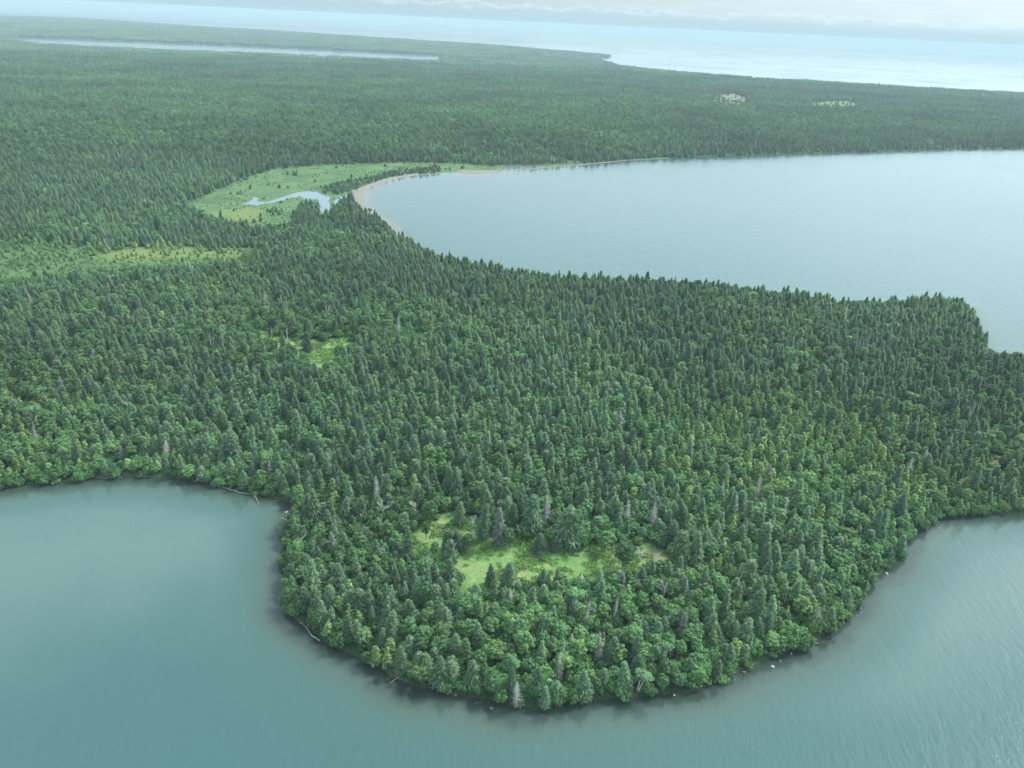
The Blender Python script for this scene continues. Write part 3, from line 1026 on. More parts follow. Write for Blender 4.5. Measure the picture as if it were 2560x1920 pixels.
Z_CEDAR = [(Zn([(-100, 760), (120, 800), (280, 900), (200, 1060), (-100, 1080)]), .92),
           (Zn([(1300, 890), (1500, 830), (1900, 850), (2080, 900), (2080, 1080), (1960, 1120), (1800, 1060), (1600, 1070), (1350, 1010)]), .85),
           (Zn([(0, 340), (500, 350), (600, 330), (500, 370), (200, 400), (0, 400)]), .3),
           (Zn([(2100, 760), (2300, 820), (2300, 900), (2090, 860)]), .3)]
Z_DARK = [Zn([(900, 335), (1500, 305), (2400, 285), (2400, 330), (1500, 345), (900, 360)]),
          Zn([(0, 112), (900, 140), (1500, 178), (2400, 222), (2400, 250), (1700, 215), (900, 165), (0, 135)], 14),
          Zn([(0, 330), (560, 330), (700, 340), (1500, 310), (2212, 300), (2212, 330), (1400, 345), (900, 352), (600, 362), (380, 440), (300, 440), (0, 440)]),
          Zn([(800, 500), (1200, 560), (2100, 620), (2100, 700), (1400, 660), (800, 600)]),
          Zn([(60, 600), (600, 550), (620, 600), (200, 640)])]


def zone_val(Z_, x, y, base, soft_=25):
    v = np.full(x.shape, base, float)
    r = np.hypot(x, y)
    wid = np.clip(r * 0.05, 6, 200)
    wob = (fbm(x, y, 90, 43) - .5) * wid * 3
    for pg, val in Z_:
        d = sdist(pg, x, y)
        k = 1 - sstep(d + wob, -wid, wid)
        v = v * (1 - k) + val * k
    return v


KINDS = ['spruce', 'thin_spruce', 'cedar', 'broadleaf', 'birch', 'dead_spruce', 'dying_spruce', 'snag', 'bare_stick', 'shrub', 'rust_spruce']
KI = {k: i for i, k in enumerate(KINDS)}

# trees placed one by one: (x, y of the foot in the photograph, kind, height, width factor, label)
HAND = [
    (1511, 1376, 'broadleaf', 8.5, 1.45, 'wide round bright green tree at the right end of the grassy clearing'),
    (1348, 1379, 'spruce', 8.0, 1.35, 'small full blue-green spruce standing alone out on the clearing grass'),
    (1386, 1374, 'spruce', 5.5, 1.3, 'smallest spruce on the clearing, just right of the lone full one'),
    (1204, 1347, 'spruce', 16.5, 1.0, 'tall narrow dark spruce at the bend of the clearing beside a dead grey limb'),
    (1245, 1360, 'dying_spruce', 16.0, 1.3, 'tall spruce with a grey dying top at the back edge of the clearing'),
    (1262, 1362, 'broadleaf', 7.5, 1.0, 'green leafy tree at the foot of the grey-topped spruce by the clearing'),
    (1329, 1330, 'spruce', 16.5, 1.2, 'tall drooping spruce behind the clearing, left of the white dead one'),
    (1365, 1322, 'dead_spruce', 14.5, 1.1, 'bleached white dead spruce right behind the middle of the clearing'),
    (1372, 1365, 'broadleaf', 8.0, .9, 'leafy green tree directly behind the lone full spruce on the clearing'),
    (1424, 1358, 'spruce', 15.5, 1.7, 'broadest heavy grey-green spruce at the back of the clearing'),
    (1432, 1350, 'broadleaf', 15.0, 1.0, 'leafy tree whose bright top shows over the broad spruce behind the clearing'),
    (1450, 1362, 'shrub', 5.0, 1.0, 'pale green bush at the foot of the broad spruce behind the clearing'),
    (1567, 1318, 'dead_spruce', 12.5, 1.1, 'grey dead spruce behind the right half of the clearing, left one of two'),
    (1631, 1326, 'dead_spruce', 12.5, 1.15, 'grey dead spruce behind the right half of the clearing, right one of two'),
    (960, 1300, 'snag', 9.5, 1.4, 'white twiggy dead hardwood left of the clearing beside the lone pale pole'),
    (1039, 1296, 'snag', 9.5, 1.2, 'white twiggy dead hardwood over the upper left corner of the clearing'),
    (1121, 1376, 'spruce', 9.5, 1.05, 'left one of a dark spruce pair inside the left arm of the clearing'),
    (1144, 1378, 'spruce', 10.0, 1.1, 'right one of a dark spruce pair inside the left arm of the clearing'),
    (1172, 1376, 'broadleaf', 7.0, .9, 'yellowish green leafy tree beside the dark spruce pair on the clearing'),
    (1126, 1404, 'spruce', 10.0, 1.0, 'spruce with light tips just below the dark pair on the clearing'),
    (1088, 1394, 'broadleaf', 7.0, .95, 'dark green round tree below left of the dark spruce pair'),
    (1018, 1397, 'spruce', 13.0, .9, 'dark lone spruce among low green bushes left of the clearing'),
    (969, 1354, 'broadleaf', 9.5, 1.1, 'pale green feathery tree on the left edge of the clearing'),
    (1005, 1340, 'broadleaf', 7.0, .95, 'dark green small round tree near the white dead hardwoods'),
    (1034, 1332, 'broadleaf', 5.5, .7, 'small round tree at the upper left tip of the clearing'),
    (1065, 1350, 'broadleaf', 8.5, .7, 'upright narrow leafy tree standing in the left arm of the clearing'),
    (938, 1336, 'broadleaf', 6.0, .75, 'small pale round tree left of the feathery one by the clearing'),
    (1076, 1310, 'broadleaf', 10.5, 1.05, 'bright leafy tree on the upper left border of the clearing grass'),
    (1148, 1310, 'spruce', 9.5, 1.25, 'short full spruce at the upper edge of the clearing grass'),
    (1298, 1345, 'snag', 5.0, 1.3, 'low grey-white dead bush behind the clearing between the tall spruces'),
    (1180, 1336, 'snag', 7.5, 1.0, 'bleached dead tree at the bend of the clearing'),
    (1227, 1462, 'spruce', 8.5, .9, 'short dark spruce against the lower edge of the clearing, left of the taller one'),
    (1265, 1474, 'spruce', 11.5, 1.0, 'dark pointed spruce standing highest against the lower edge of the clearing'),
    (1356, 1470, 'spruce', 9.0, .9, 'dark spruce against the lower edge of the clearing near its middle'),
    (1555, 1420, 'broadleaf', 11.0, 1.15, 'large leafy tree closing the right end of the clearing'),
    (1598, 1405, 'snag', 6.0, 1.3, 'grey twiggy bush right of the large leafy tree at the clearing'),
    (1700, 1412, 'spruce', 15.0, 1.3, 'large dark spruce standing right of the last strip of clearing'),
    (1735, 1418, 'spruce', 15.5, 1.2, 'tallest spruce right of the clearing strip with light tips'),
    (903, 1314, 'bare_stick', 7.0, 1.0, 'lone pale bare pole left of the clearing'),
    (942, 1262, 'dead_spruce', 13.5, 1.1, 'pale grey dead spruce above the white twiggy hardwood'),
    (833, 1388, 'dying_spruce', 11.0, 1.1, 'pinkish grey dead spruce left of the clearing'),
    (842, 1352, 'dying_spruce', 11.0, .8, 'thin greyish dead spruce behind the pinkish one left of the clearing'),
    (1461, 1576, 'dead_spruce', 13.0, .7, 'slim bleached dead spruce among leafy trees below the clearing, left one of two'),
    (1534, 1564, 'dead_spruce', 12.5, .6, 'slim bleached dead spruce among leafy trees below the clearing, right one of two'),
    (1396, 1700, 'dead_spruce', 10.5, .9, 'white dead spruce in leafy trees low on the point, lower one of two'),
    (1403, 1655, 'dead_spruce', 9.0, .7, 'white dead spruce in leafy trees low on the point, upper one of two'),
    (1290, 1768, 'dead_spruce', 10.0, .95, 'whitish dead spruce at the very water edge of the point'),
    (1345, 1740, 'spruce', 11.0, .8, 'slim green spruce near the water tip of the point, right of the whitish dead one'),
    (1275, 1745, 'spruce', 12.0, .8, 'slim light-tipped spruce rising left of the whitish dead one at the tip'),
    (1494, 1660, 'dying_spruce', 12.5, .9, 'brownish grey dying spruce among leafy trees low on the point'),
    (1890, 1258, 'dead_spruce', 13.0, .9, 'pale grey dead spruce beside a bright round tree on the right of the wood'),
    (1915, 1262, 'broadleaf', 9.5, 1.1, 'bright round tree beside the pale grey dead spruce'),
    (1702, 1606, 'dying_spruce', 12.0, 1.1, 'brown dying spruce with a bright leafy top, low right on the point'),
    (1657, 1508, 'snag', 9.5, .8, 'bare grey forked tree below the right end of the clearing'),
    (2015, 1580, 'snag', 11.5, .7, 'leaning bare white tree by the right shore'),
    (1871, 1642, 'bare_stick', 8.0, 1.0, 'bare white stem at the water edge of the right shore'),
    (1840, 1462, 'dead_spruce', 9.0, .7, 'small grey dead spruce between leafy trees right of the clearing'),
    (332, 1040, 'snag', 9.0, 1.3, 'bare white forked tree over the leafy trees on the left'),
    (416, 1150, 'dead_spruce', 9.5, 1.35, 'bushy white dead spruce just above the left bay shore'),
    (95, 1116, 'dead_spruce', 12.0, .9, 'slim white dead spruce among pale cedars on the far left'),
    (723, 1146, 'snag', 6.0, 1.5, 'low white dead branches in the wood left of the centre'),
    (662, 776, 'dead_spruce', 13.0, 1.4, 'wide white dead tree above the small upper glade'),
    (995, 840, 'dead_spruce', 14.0, .9, 'grey dead spruce right of the small upper glade'),
    (339, 836, 'dying_spruce', 13.0, .8, 'grey dead spruce in the left wood, right one of a pair'),
    (311, 830, 'dying_spruce', 12.0, .8, 'grey dead spruce in the left wood, left one of a pair'),
    (678, 850, 'bare_stick', 8.0, 1.0, 'pale pole on the upper glade, left one of two'),
    (719, 850, 'bare_stick', 8.5, 1.0, 'pale pole on the upper glade, right one of two'),
    (748, 912, 'bare_stick', 9.0, 1.0, 'pale pole by the lower left corner of the upper glade'),
    (786, 936, 'spruce', 7.0, 1.25, 'short full spruce standing in the lower end of the upper glade'),
    (768, 878, 'spruce', 12.0, .95, 'spruce standing on the right of the upper glade'),
    (710, 880, 'spruce', 13.0, .9, 'spruce standing across the middle of the upper glade'),
    (648, 838, 'broadleaf', 11.5, 1.15, 'round leafy tree at the left end of the upper glade'),
    (650, 922, 'broadleaf', 9.5, 1.2, 'full bright round tree below left of the upper glade'),
    (820, 797, 'birch', 15.0, 1.0, 'umbrella-topped birch with three white stems above the upper glade'),
    (838, 799, 'birch', 14.0, .8, 'slim white-stemmed birch right beside the umbrella-topped one'),
    (705, 768, 'birch', 15.0, .9, 'pale birch with a long white trunk near the wide white dead tree'),
    (533, 880, 'birch', 15.0, 1.0, 'tall white-stemmed birch left of the upper glade, middle of its row'),
    (592, 890, 'birch', 16.0, .8, 'slim tall birch left of the upper glade, rightmost of its row'),
    (560, 886, 'birch', 15.0, .9, 'tall birch left of the upper glade, second from the right of its row'),
    (472, 932, 'birch', 14.0, .9, 'white-stemmed birch over leafy trees in the left wood, lowest of its row'),
    (450, 800, 'birch', 14.0, .8, 'birch with a thin white stem in the upper left wood'),
    (1962, 945, 'birch', 16.0, 1.2, 'umbrella-shaped pale birch with white stems in the right wood, left one of two'),
    (1982, 942, 'birch', 15.0, 1.2, 'umbrella-shaped pale birch with white stems in the right wood, right one of two'),
    (485, 705, 'snag', 15.0, .8, 'tall grey bare tree in the upper left wood'),
    (1949, 876, 'dying_spruce', 12, .8, 'grey dead spruce above the right wood, leftmost of its pair'),
    (1975, 878, 'dying_spruce', 12, .8, 'grey dead spruce above the right wood, rightmost of its pair'),
    (2480, 1180, 'rust_spruce', 8.0, 1.1, 'rust-coloured small tree in the leafy stand at the right edge'),
    (750, 1262, 'cedar', 10.5, 1.2, 'pointed light cedar at the corner where the bay meets the point'),
]
for i, (px, py) in enumerate([(2092, 884), (2112, 888), (2126, 880), (2142, 886), (2158, 888), (2182, 886), (2118, 920), (2308, 806), (2312, 856), (2330, 850), (2375, 898), (2218, 880)]):
    HAND.append((px, py, 'dying_spruce', 11.5, .85, 'grey dead spruce in the dead stand near the right wood edge#'))

# ---- near and middle field, tree by tree
gx1, gy1 = jitter_grid(3.9, 60, 950, 41)
gx2, gy2 = jitter_grid(5.7, 950, 3300, 38)
gx = np.concatenate([gx1, gx2])
gy = np.concatenate([gy1, gy2])
near = np.arange(len(gx)) < len(gx1)
sd = land(gx, gy)
keep = sd > 0.5
gx, gy, sd, near = gx[keep], gy[keep], sd[keep], near[keep]
gz = height(gx, gy, sd)
n = len(gx)
u1, u2, u3, u4, u5 = rng.random((5, n))
dM = sdist(MEADOW, gx, gy)
dG = np.minimum(sdist(GLADE[0], gx, gy), sdist(GLADE[1], gx, gy))
inM = dM < 0.5
inG = dG < 2.0
inMarsh = inside(MARSH, gx, gy)
dB = sdist(BOG, gx, gy) + (fbm(gx, gy, 30, 35) - .5) * 45
inBog = dB < 0
inSand = (inside(SANDZ, gx, gy) & (sd < np.where(inside(CURVE, gx, gy), 11, 3.5))) | inside(BAR, gx, gy)
inBrown = inside(BROWN, gx, gy)
inPatch = inside(PATCH, gx, gy) | (inside(LEDGE, gx, gy) & (fbm(gx, gy, 40, 33) > .5))
pb = zone_val(Z_BROAD, gx, gy, 0.20)
pcd = zone_val(Z_CEDAR, gx, gy, 0.20)
nz = fbm(gx, gy, 45, 40)
pb = np.clip(pb * (0.40 + 1.2 * sstep(nz, .3, .7)), 0, .90)
for zp in Z_DARK:
    wid_ = np.clip(np.hypot(gx, gy) * .06, 10, 160)
    ins = (1 - sstep(sdist(zp, gx, gy) + (fbm(gx, gy, 120, 41) - .5) * wid_ * 3, -wid_, wid_))
    pb = pb * (1 - .72 * ins)
    pcd = pcd * (1 - .5 * ins)
kind = np.where(u1 < pb, KI['broadleaf'], np.where(u1 < pb + (1 - pb) * pcd, KI['cedar'], np.where(u2 < .3, KI['thin_spruce'], KI['spruce'])))
kind = np.where((kind == KI['broadleaf']) & (u2 < .025), KI['birch'], kind)
pdead = 0.004 + 0.035 * (fbm(gx, gy, 60, 50) > .68)
dd_ = u3 < pdead
kind = np.where(dd_, np.where(u4 < .3, KI['dead_spruce'], KI['dying_spruce']), kind)
kind = np.where((u3 > .997) & (kind == KI['broadleaf']), KI['snag'], kind)
hmul = rng.choice([.55, .75, .9, 1.0, 1.15], n, p=[.12, .25, .3, .23, .10]) * rng.uniform(.9, 1.1, n) * (0.80 + 0.40 * fbm(gx, gy, 30, 60))
wmul = rng.uniform(.85, 1.2, n)
hmul = np.where(sd < 7, hmul * .78, hmul)
hmul = np.where((dM < 9) & (gy < MEADOW[:, 1].mean()), hmul * .82, hmul)
for g__ in GLADE:
    hmul = np.where((sdist(g__, gx, gy) < 13) & (gy < g__[:, 1].mean()), hmul * .62, hmul)
hmul = np.where((kind < KI['broadleaf']), hmul * (1 - .18 * sstep(np.hypot(gx, gy), 350, 600)), hmul)
# bigger crowns in the far hardwoods
hmul = np.where(~near & (kind == KI['broadleaf']), hmul * 1.12, hmul)
wmul = np.where(~near & (kind == KI['broadleaf']), wmul * 1.12, wmul)
hmul = hmul * (1 - .62 * sstep(-dB, -12, 40))
openb = (sdist(BOG_OPEN, gx, gy) + (fbm(gx, gy, 18, 36) - .5) * 40) < 0
kind = np.where(inBog & (u2 < .93), KI['cedar'], kind)
keepp = np.ones(n, bool)
keepp &= ~(inM | inG | inSand)
keepp &= ~(inMarsh & ~((u4 < .006) | ((fbm(gx, gy, 30, 70) > .72) & (u4 < .3)) | ((u4 < .85) & inside(poly([(690, 408), (740, 396), (800, 384), (860, 368), (950, 361), (950, 378), (880, 386), (800, 405), (770, 425), (766, 416), (750, 414), (730, 422)]), gx, gy)) | ((u4 < .9) & (inside(poly([(620, 505), (640, 455), (660, 440), (685, 440), (694, 470), (704, 476), (716, 448), (730, 446), (760, 436), (760, 500)]), gx, gy)))))
hmul = np.where(inMarsh, hmul * np.where(inside(poly([(600, 520), (640, 440), (770, 400), (960, 355), (960, 380), (760, 440), (760, 520)]), gx, gy), .62, .42), hmul)
kind = np.where(inMarsh & (u2 < .8), KI['spruce'], kind)
keepp &= ~(inBog & (u4 < .25))
keepp &= ~(openb & (u4 < .70))
keepp &= ~((inBrown | inPatch) & (u4 < .93))
# broad crowns want more room
keepp &= ~((kind == KI['broadleaf']) & (u5 < .04) & near)
keepp &= ~(near & (u5 < .06))
hp = GT([(p[0], p[1]) for p in HAND])
for (hx, hy), p in zip(hp, HAND):
    keepp &= np.hypot(gx - hx, gy - hy) > (3.2 * p[4] if p[2] in ('broadleaf', 'spruce') else 2.2)
    # nothing tall right in front of a tree that the photograph shows free-standing
    if dM is not None:
        f = (np.hypot(gx - hx, gy - hy) < 9) & (np.hypot(gx, gy) < np.hypot(hx, hy))
        hmul = np.where(f, hmul * .8, hmul)
gx, gy, sd, near, gz, kind, hmul, wmul, u5 = [a[keepp] for a in (gx, gy, sd, near, gz, kind, hmul, wmul, u5)]

# bushes fringing the shore and the glades
bx, by = jitter_grid(2.3, 60, 620, 41)
bs = land(bx, by)
bm = np.minimum(np.abs(sdist(MEADOW, bx, by)), np.minimum(np.abs(sdist(GLADE[0], bx, by)), np.abs(sdist(GLADE[1], bx, by))))
ub = rng.random(len(bx))
kb = ((bs > -0.3) & (bs < 3.2) & (ub < .25 + .6 * sstep(fbm(bx, by, 14, 77), .4, .6))) | ((bm < 2.6) & (ub < .3) & (bs > 0)) | ((sdist(MEADOW, bx, by) < 0) & (ub < .035) & (bs > 0))
bx, by, bs = bx[kb], by[kb], bs[kb]
bz = height(bx, by, bs)
inm = sdist(MEADOW, bx, by) < -2
nb_ = len(bx)
b_h = rng.uniform(.5, 1.6, nb_) * np.where(inm, .3, 1.0)
X_ = np.concatenate([gx, bx])
Y_ = np.concatenate([gy, by])
Z_ = np.concatenate([gz, bz])
KD = np.concatenate([kind, np.full(nb_, KI['shrub'])])
HM = np.concatenate([hmul, b_h])
WM = np.concatenate([wmul, rng.uniform(.8, 1.2, nb_)])
SDD = np.concatenate([sd, bs])
VI = np.array([rng.integers(0, len(PROTO[KINDS[k]])) for k in KD])
HM = np.where(KD == KI['shrub'], HM, HM * .80)
WM = np.where(KD == KI['shrub'], WM, WM * 1.12)
PH = np.array([PROTO[KINDS[k]][v]['h'] for k, v in zip(KD, VI)]) * HM
RZ = rng.uniform(0, TAU, len(X_))
px, py, dist = P(np.stack([X_, Y_, Z_ + PH * .6], 1))
inf = (px > 0) & (px < 2560) & (py > 0) & (py < 1920)
size = np.where(inf, PH / dist, 0)

NAMES = {'spruce': ('spruce_tree', 'tree'), 'thin_spruce': ('slim_spruce_tree', 'tree'), 'cedar': ('cedar_tree', 'tree'), 'broadleaf': ('broadleaf_tree', 'tree'),
         'birch': ('birch_tree', 'tree'), 'dead_spruce': ('dead_spruce', 'dead tree'), 'dying_spruce': ('dying_spruce', 'dead tree'), 'snag': ('dead_hardwood', 'dead tree'),
         'bare_stick': ('dead_pole', 'dead tree'), 'shrub': ('shore_bush', 'bush'), 'rust_spruce': ('rusty_tree', 'tree')}
LOOK = {'spruce': 'full dark green spruce', 'thin_spruce': 'slim narrow dark green spruce', 'cedar': 'light yellowish green cedar', 'broadleaf': 'round leafy green tree',
        'birch': 'pale-leaved birch on white stems', 'dead_spruce': 'bleached bare dead spruce', 'dying_spruce': 'brownish grey dying spruce',
        'snag': 'bare forked dead hardwood', 'shrub': 'low bright green bush'}


def tree(kind, v, x, y, z, rz, sh, sw, label, group):
    nm, cat = NAMES[kind]
    e = bpy.data.objects.new(nm, None)
    e.empty_display_size = 1.0
    COLL.objects.link(e)
    e.location = (x, y, z - 0.15)
    e.rotation_euler = tuple(tilt_of(rz))
    e.scale = (sw, sw, sh)
    tag(e, label, cat, group)
    p_ = PROTO[kind][v]
    link('stems' if kind == 'shrub' else 'trunk', p_['trunk'], e)
    link({'dead_spruce': 'branches', 'dying_spruce': 'branches', 'snag': 'branches', 'bare_stick': 'branches', 'shrub': 'foliage'}.get(kind, 'crown'), p_['crown'], e)
    return e


for i, (p, (x, y)) in enumerate(zip(HAND, hp)):
    kd = p[2]
    xa, ya = np.array([x]), np.array([y])
    z = float(height(xa, ya, land(xa, ya))[0])
    v = i % len(PROTO[kd])
    h0 = PROTO[kd][v]['h']
    lab = p[5]
    gp = None
    if lab.endswith('#'):
        lab = lab[:-1]
        gp = 'grey dead spruces in the dead stand'
    e = tree(kd, v, x, y, max(z, 0.1), i * 2.1, p[3] / h0, p[4] * (p[3] / h0) ** .5, lab, gp)
    if 'leaning' in lab:
        e.rotation_euler = (R_(4), R_(16), 0)


def area(x, y, px_, py_, s):
    """where a tree stands, in words"""
    if s < 9 and py_ > 1240 and 700 < px_ < 2150:
        return ('on the left waterside of the point', 0) if px_ < 960 else ('on the waterside at the tip of the point', 1) if px_ < 1650 else ('on the right waterside of the point', 2)
    if py_ > 1440 and 960 < px_ < 1650:
        return ('in the slope wood between clearing and tip', 3)
    if py_ > 1240 and px_ <= 1000:
        return ('in the wood left of the clearing', 4)
    if py_ > 1240 and px_ >= 1600:
        return ('in the wood right of the clearing', 5)
    if py_ > 1240:
        return ('beside the clearing grass', 6)
    if px_ < 760:
        return ('in the wood above the left bay', 7)
    if px_ < 1600:
        return ('in the wood behind the clearing', 8)
    return ('in the wood above the right bay', 9)


single = np.zeros(len(X_), bool)
for kname in ['spruce', 'thin_spruce', 'cedar', 'broadleaf', 'birch', 'dead_spruce', 'dying_spruce', 'snag', 'shrub']:
    idx = np.where((KD == KI[kname]) & (size > 0))[0]
    nh = sum(1 for p in HAND if p[2] == kname)
    idx = idx[np.argsort(-size[idx])][:300 - nh]
    single[idx] = True
    dq = np.median(PH[idx])
    for i in idx:
        ar, q = area(X_[i], Y_[i], px[i], py[i], SDD[i])
        tl = 'taller ' if PH[i] > dq else 'shorter '
        lab = tl + LOOK[kname] + ' ' + ar
        hs_ = HM[i]
        tree(kname, int(VI[i]), X_[i], Y_[i], Z_[i], RZ[i], hs_, hs_ ** .5 * WM[i], lab, LOOK[kname] + 's ' + ar if q is not None else None)

STUFF = {'spruce': ('spruce_forest', 'dense dark green spruce forest covering the land behind the point'),
         'thin_spruce': ('slim_spruce_forest', 'slim pointed spruces filling the forest between the bays'),
         'cedar': ('cedar_forest', 'lighter yellowish green conifers mixed through the forest'),
         'broadleaf': ('hardwood_forest', 'rounded green hardwood crowns spread over the far forest'),
         'birch': ('birch_forest', 'pale birches scattered through the forest'),
         'dead_spruce': ('dead_trees', 'bleached dead trees scattered in the far forest'),
         'dying_spruce': ('dying_trees', 'brownish grey dying trees scattered in the far forest'),
         'snag': ('dead_hardwoods', 'bare dead hardwoods scattered in the far forest'),
         'shrub': ('shore_bushes', 'low green bushes fringing the shores and clearings')}
for kname, (nm, lab) in STUFF.items():
    k = (KD == KI[kname]) & ~single
    if k.sum() == 0:
        continue
    sc = np.stack([HM[k] ** .5 * WM[k], HM[k] ** .5 * WM[k], HM[k]], 1)
    stuff(nm, lab, 'forest' if kname != 'shrub' else 'bushes', np.stack([X_[k], Y_[k], Z_[k] - .15], 1), RZ[k], sc, VI[k], pc_all[kname])

# ---- bushes and saplings under the trees
ux, uy = jitter_grid(3.4, 150, 560, 40)
us = land(ux, uy)
k = (us > 2) & (sdist(MEADOW, ux, uy) > 2) & (sdist(GLADE[0], ux, uy) > 2)
ux, uy, us = ux[k], uy[k], us[k]
stuff('undergrowth', 'bushes and saplings filling the gaps beneath the trees', 'undergrowth', np.stack([ux, uy, height(ux, uy, us) - .2], 1), rng.uniform(0, TAU, len(ux)),
      rng.uniform(.7, 1.5, len(ux)), rng.integers(0, 4, len(ux)), pc_all['shrub'])

# ---- far forest, patch by patch
fx, fy = jitter_grid(50, 3300, 12000, 37)
fs = land(fx, fy)
k = fs > 8
fx, fy, fs = fx[k], fy[k], fs[k]
fz = height(fx, fy, fs)
pbf = zone_val(Z_BROAD, fx, fy, 0.35) * (.5 + fbm(fx, fy, 500, 80))
tx = np.where(pbf > .6, 0, np.where(pbf > .32, 2, 4)) + rng.integers(0, 2, len(fx))
rzf = rng.integers(0, 4, len(fx)) * (TAU / 4) + rng.uniform(-.1, .1, len(fx))
stuff('distant_forest', 'hazy blue-green forest on the far land around the long lake', 'forest', np.stack([fx, fy, fz - .5], 1), rzf, rng.uniform(.95, 1.12, len(fx)), tx, col_far, tilt=0.0)

# ---- grass and low plants on the clearing, glades and marsh
col_g = bpy.data.collections.new('tuft_sources')
for k in range(3):
    rg = np.random.default_rng(300 + k)
    g = Geo()
    C = np.stack([rg.normal(0, .55, 46), rg.normal(0, .55, 46), rg.uniform(.05, .42, 46)], 1)
    g.quads(cards(C, rg.normal(0, .6, (46, 3)) + [0, 0, .5], .30, rg))
    o = bpy.data.objects.new('tuft_%02d' % k, g.mesh('tuft_%02d' % k, [M_GRASS]))
    col_g.objects.link(o)
tx_, ty_ = jitter_grid(1.35, 200, 620, 41)
tm = np.maximum.reduce([soft(MEADOW, 3, tx_, ty_)] + [soft(g_, 3, tx_, ty_) for g_ in GLADE])
k = (tm > .5) & (rng.random(len(tx_)) < .62) & (fbm(tx_, ty_, 6, 90) > .40)
tx_, ty_ = tx_[k], ty_[k]
tz = height(tx_, ty_, land(tx_, ty_))
stuff('meadow_grass', 'sunlit green and straw-coloured grass and weeds in the clearings', 'grass', np.stack([tx_, ty_, tz], 1), rng.uniform(0, TAU, len(tx_)), rng.uniform(.7, 1.5, len(tx_)),
      rng.integers(0, 3, len(tx_)), col_g)
mx_, my_ = jitter_grid(4.0, 550, 1300, 38)
k = (inside(MARSH, mx_, my_) | inside(BOG, mx_, my_)) & (fbm(mx_, my_, 22, 95) > .5) & (rng.random(len(mx_)) < .7)
mx_, my_ = mx_[k], my_[k]
ms = land(mx_, my_)
k = ms > 2.5
mx_, my_, ms = mx_[k], my_[k], ms[k]
mz = height(mx_, my_, ms)
stuff('marsh_shrubs', 'low green shrubs and sedge clumps over the marsh beside the pond', 'shrubs', np.stack([mx_, my_, mz - .2], 1), rng.uniform(0, TAU, len(mx_)),
      rng.uniform(.12, .36, len(mx_)), rng.integers(0, 4, len(mx_)), pc_all['shrub'])

# ------------------------------------------------------------------ rocks and driftwood along the water
m, b = new_mat('shore_rock')
o = b.n('ShaderNodeOutputMaterial')
g_ = b.n('ShaderNodeTexCoord')
ns = b.n('ShaderNodeTexNoise', {'Vector': g_.outputs['Object'], 'Scale': 2.0, 'Detail': 6.0})
p = b.n('ShaderNodeBsdfPrincipled', {'Base Color': b.ramp(ns.outputs[0], [(.35, (.07, .065, .06)), (.6, (.15, .14, .125)), (.8, (.28, .27, .25))]), 'Roughness': .85})
m.node_tree.links.new(p.outputs[0], o.inputs[0])
M_ROCK = m
M_PALE = bark_mat('pale_rock', (0.24, 0.24, 0.23), (0.42, 0.42, 0.40), 2.0)
import bmesh


def rock_mesh(seed, mat):
    rg = np.random.default_rng(seed)
    bm_ = bmesh.new()
    bmesh.ops.create_icosphere(bm_, subdivisions=3, radius=1.0)
    pl = unit(rg.normal(size=(9, 3)))
    dd2 = rg.uniform(.55, .9, 9)
    for v in bm_.verts:
        c_ = np.array(v.co)
        for q in range(9):
            s_ = c_ @ pl[q] - dd2[q]
            if s_ > 0:
                c_ = c_ - pl[q] * s_
        c_ += rg.normal(0, .015, 3)
        v.co = c_ * [1.1, .85, .7]
    me = bpy.data.meshes.new('boulder')
    bm_.to_mesh(me)
    bm_.free()
    me.materials.append(mat)
    return me


ROCKS = [(1931, 1666, .75, 1, 'pale boulder standing clear of the right shore, largest of the pale ones'), (1978, 1633, .5, 1, 'small white rock at the water edge right of the largest pale boulder'),
         (2122, 1549, .9, 0, 'grey boulder at the small cape on the right shore'), (2108, 1556, .7, 0, 'dark boulder just left of the grey one at the small cape'),
         (2217, 1434, .8, 1, 'pale rock by the upper right shore bend'),
         (1811, 1697, .6, 1, 'small pale rock in the shallows left of the largest pale boulder'), (1752, 1714, .6, 1, 'pale rock under the trees left on the right shore'), (1860, 1680, .8, 0, 'dark boulder in the shallows between two pale ones'),
         (1686, 1737, .5, 1, 'lone pale rock under the leafy fringe right of the tip'), (1120, 1732, .7, 0, 'grey boulder left of the tip under leafy trees'), (1138, 1737, .6, 0, 'second grey boulder left of the tip'), (1095, 1727, .6, 0, 'leftmost grey boulder near the tip'),
         (1230, 1770, .8, 0, 'dark boulder at the tip left of the white dead spruce'), (1950, 1652, .7, 0, 'dark boulder between the pale boulder and the small white rock'), (2150, 1520, .8, 0, 'dark boulder right of the small cape'),
         (716, 1280, .9, 1, 'pale stone at the inner corner of the left bay'), (708, 1296, .6, 1, 'smaller pale stone below the one in the left bay corner'), (1835, 1690, .5, 0, 'small dark rock beside the pale shallow-water rock')]
for i, (rx_, ry_, s_, pale, lab) in enumerate(ROCKS):
    s_ *= .8
    x, y = G(rx_, ry_, 0.2, 1.0)
    o = link('boulder', rock_mesh(400 + i, M_PALE if pale else M_ROCK))
    o.location = (x, y, 0.1)
    o.scale = (s_, s_, s_)
    o.rotation_euler = (0, 0, i * 1.3)
    tag(o, lab, 'boulder', 'boulders along the shore of the point')
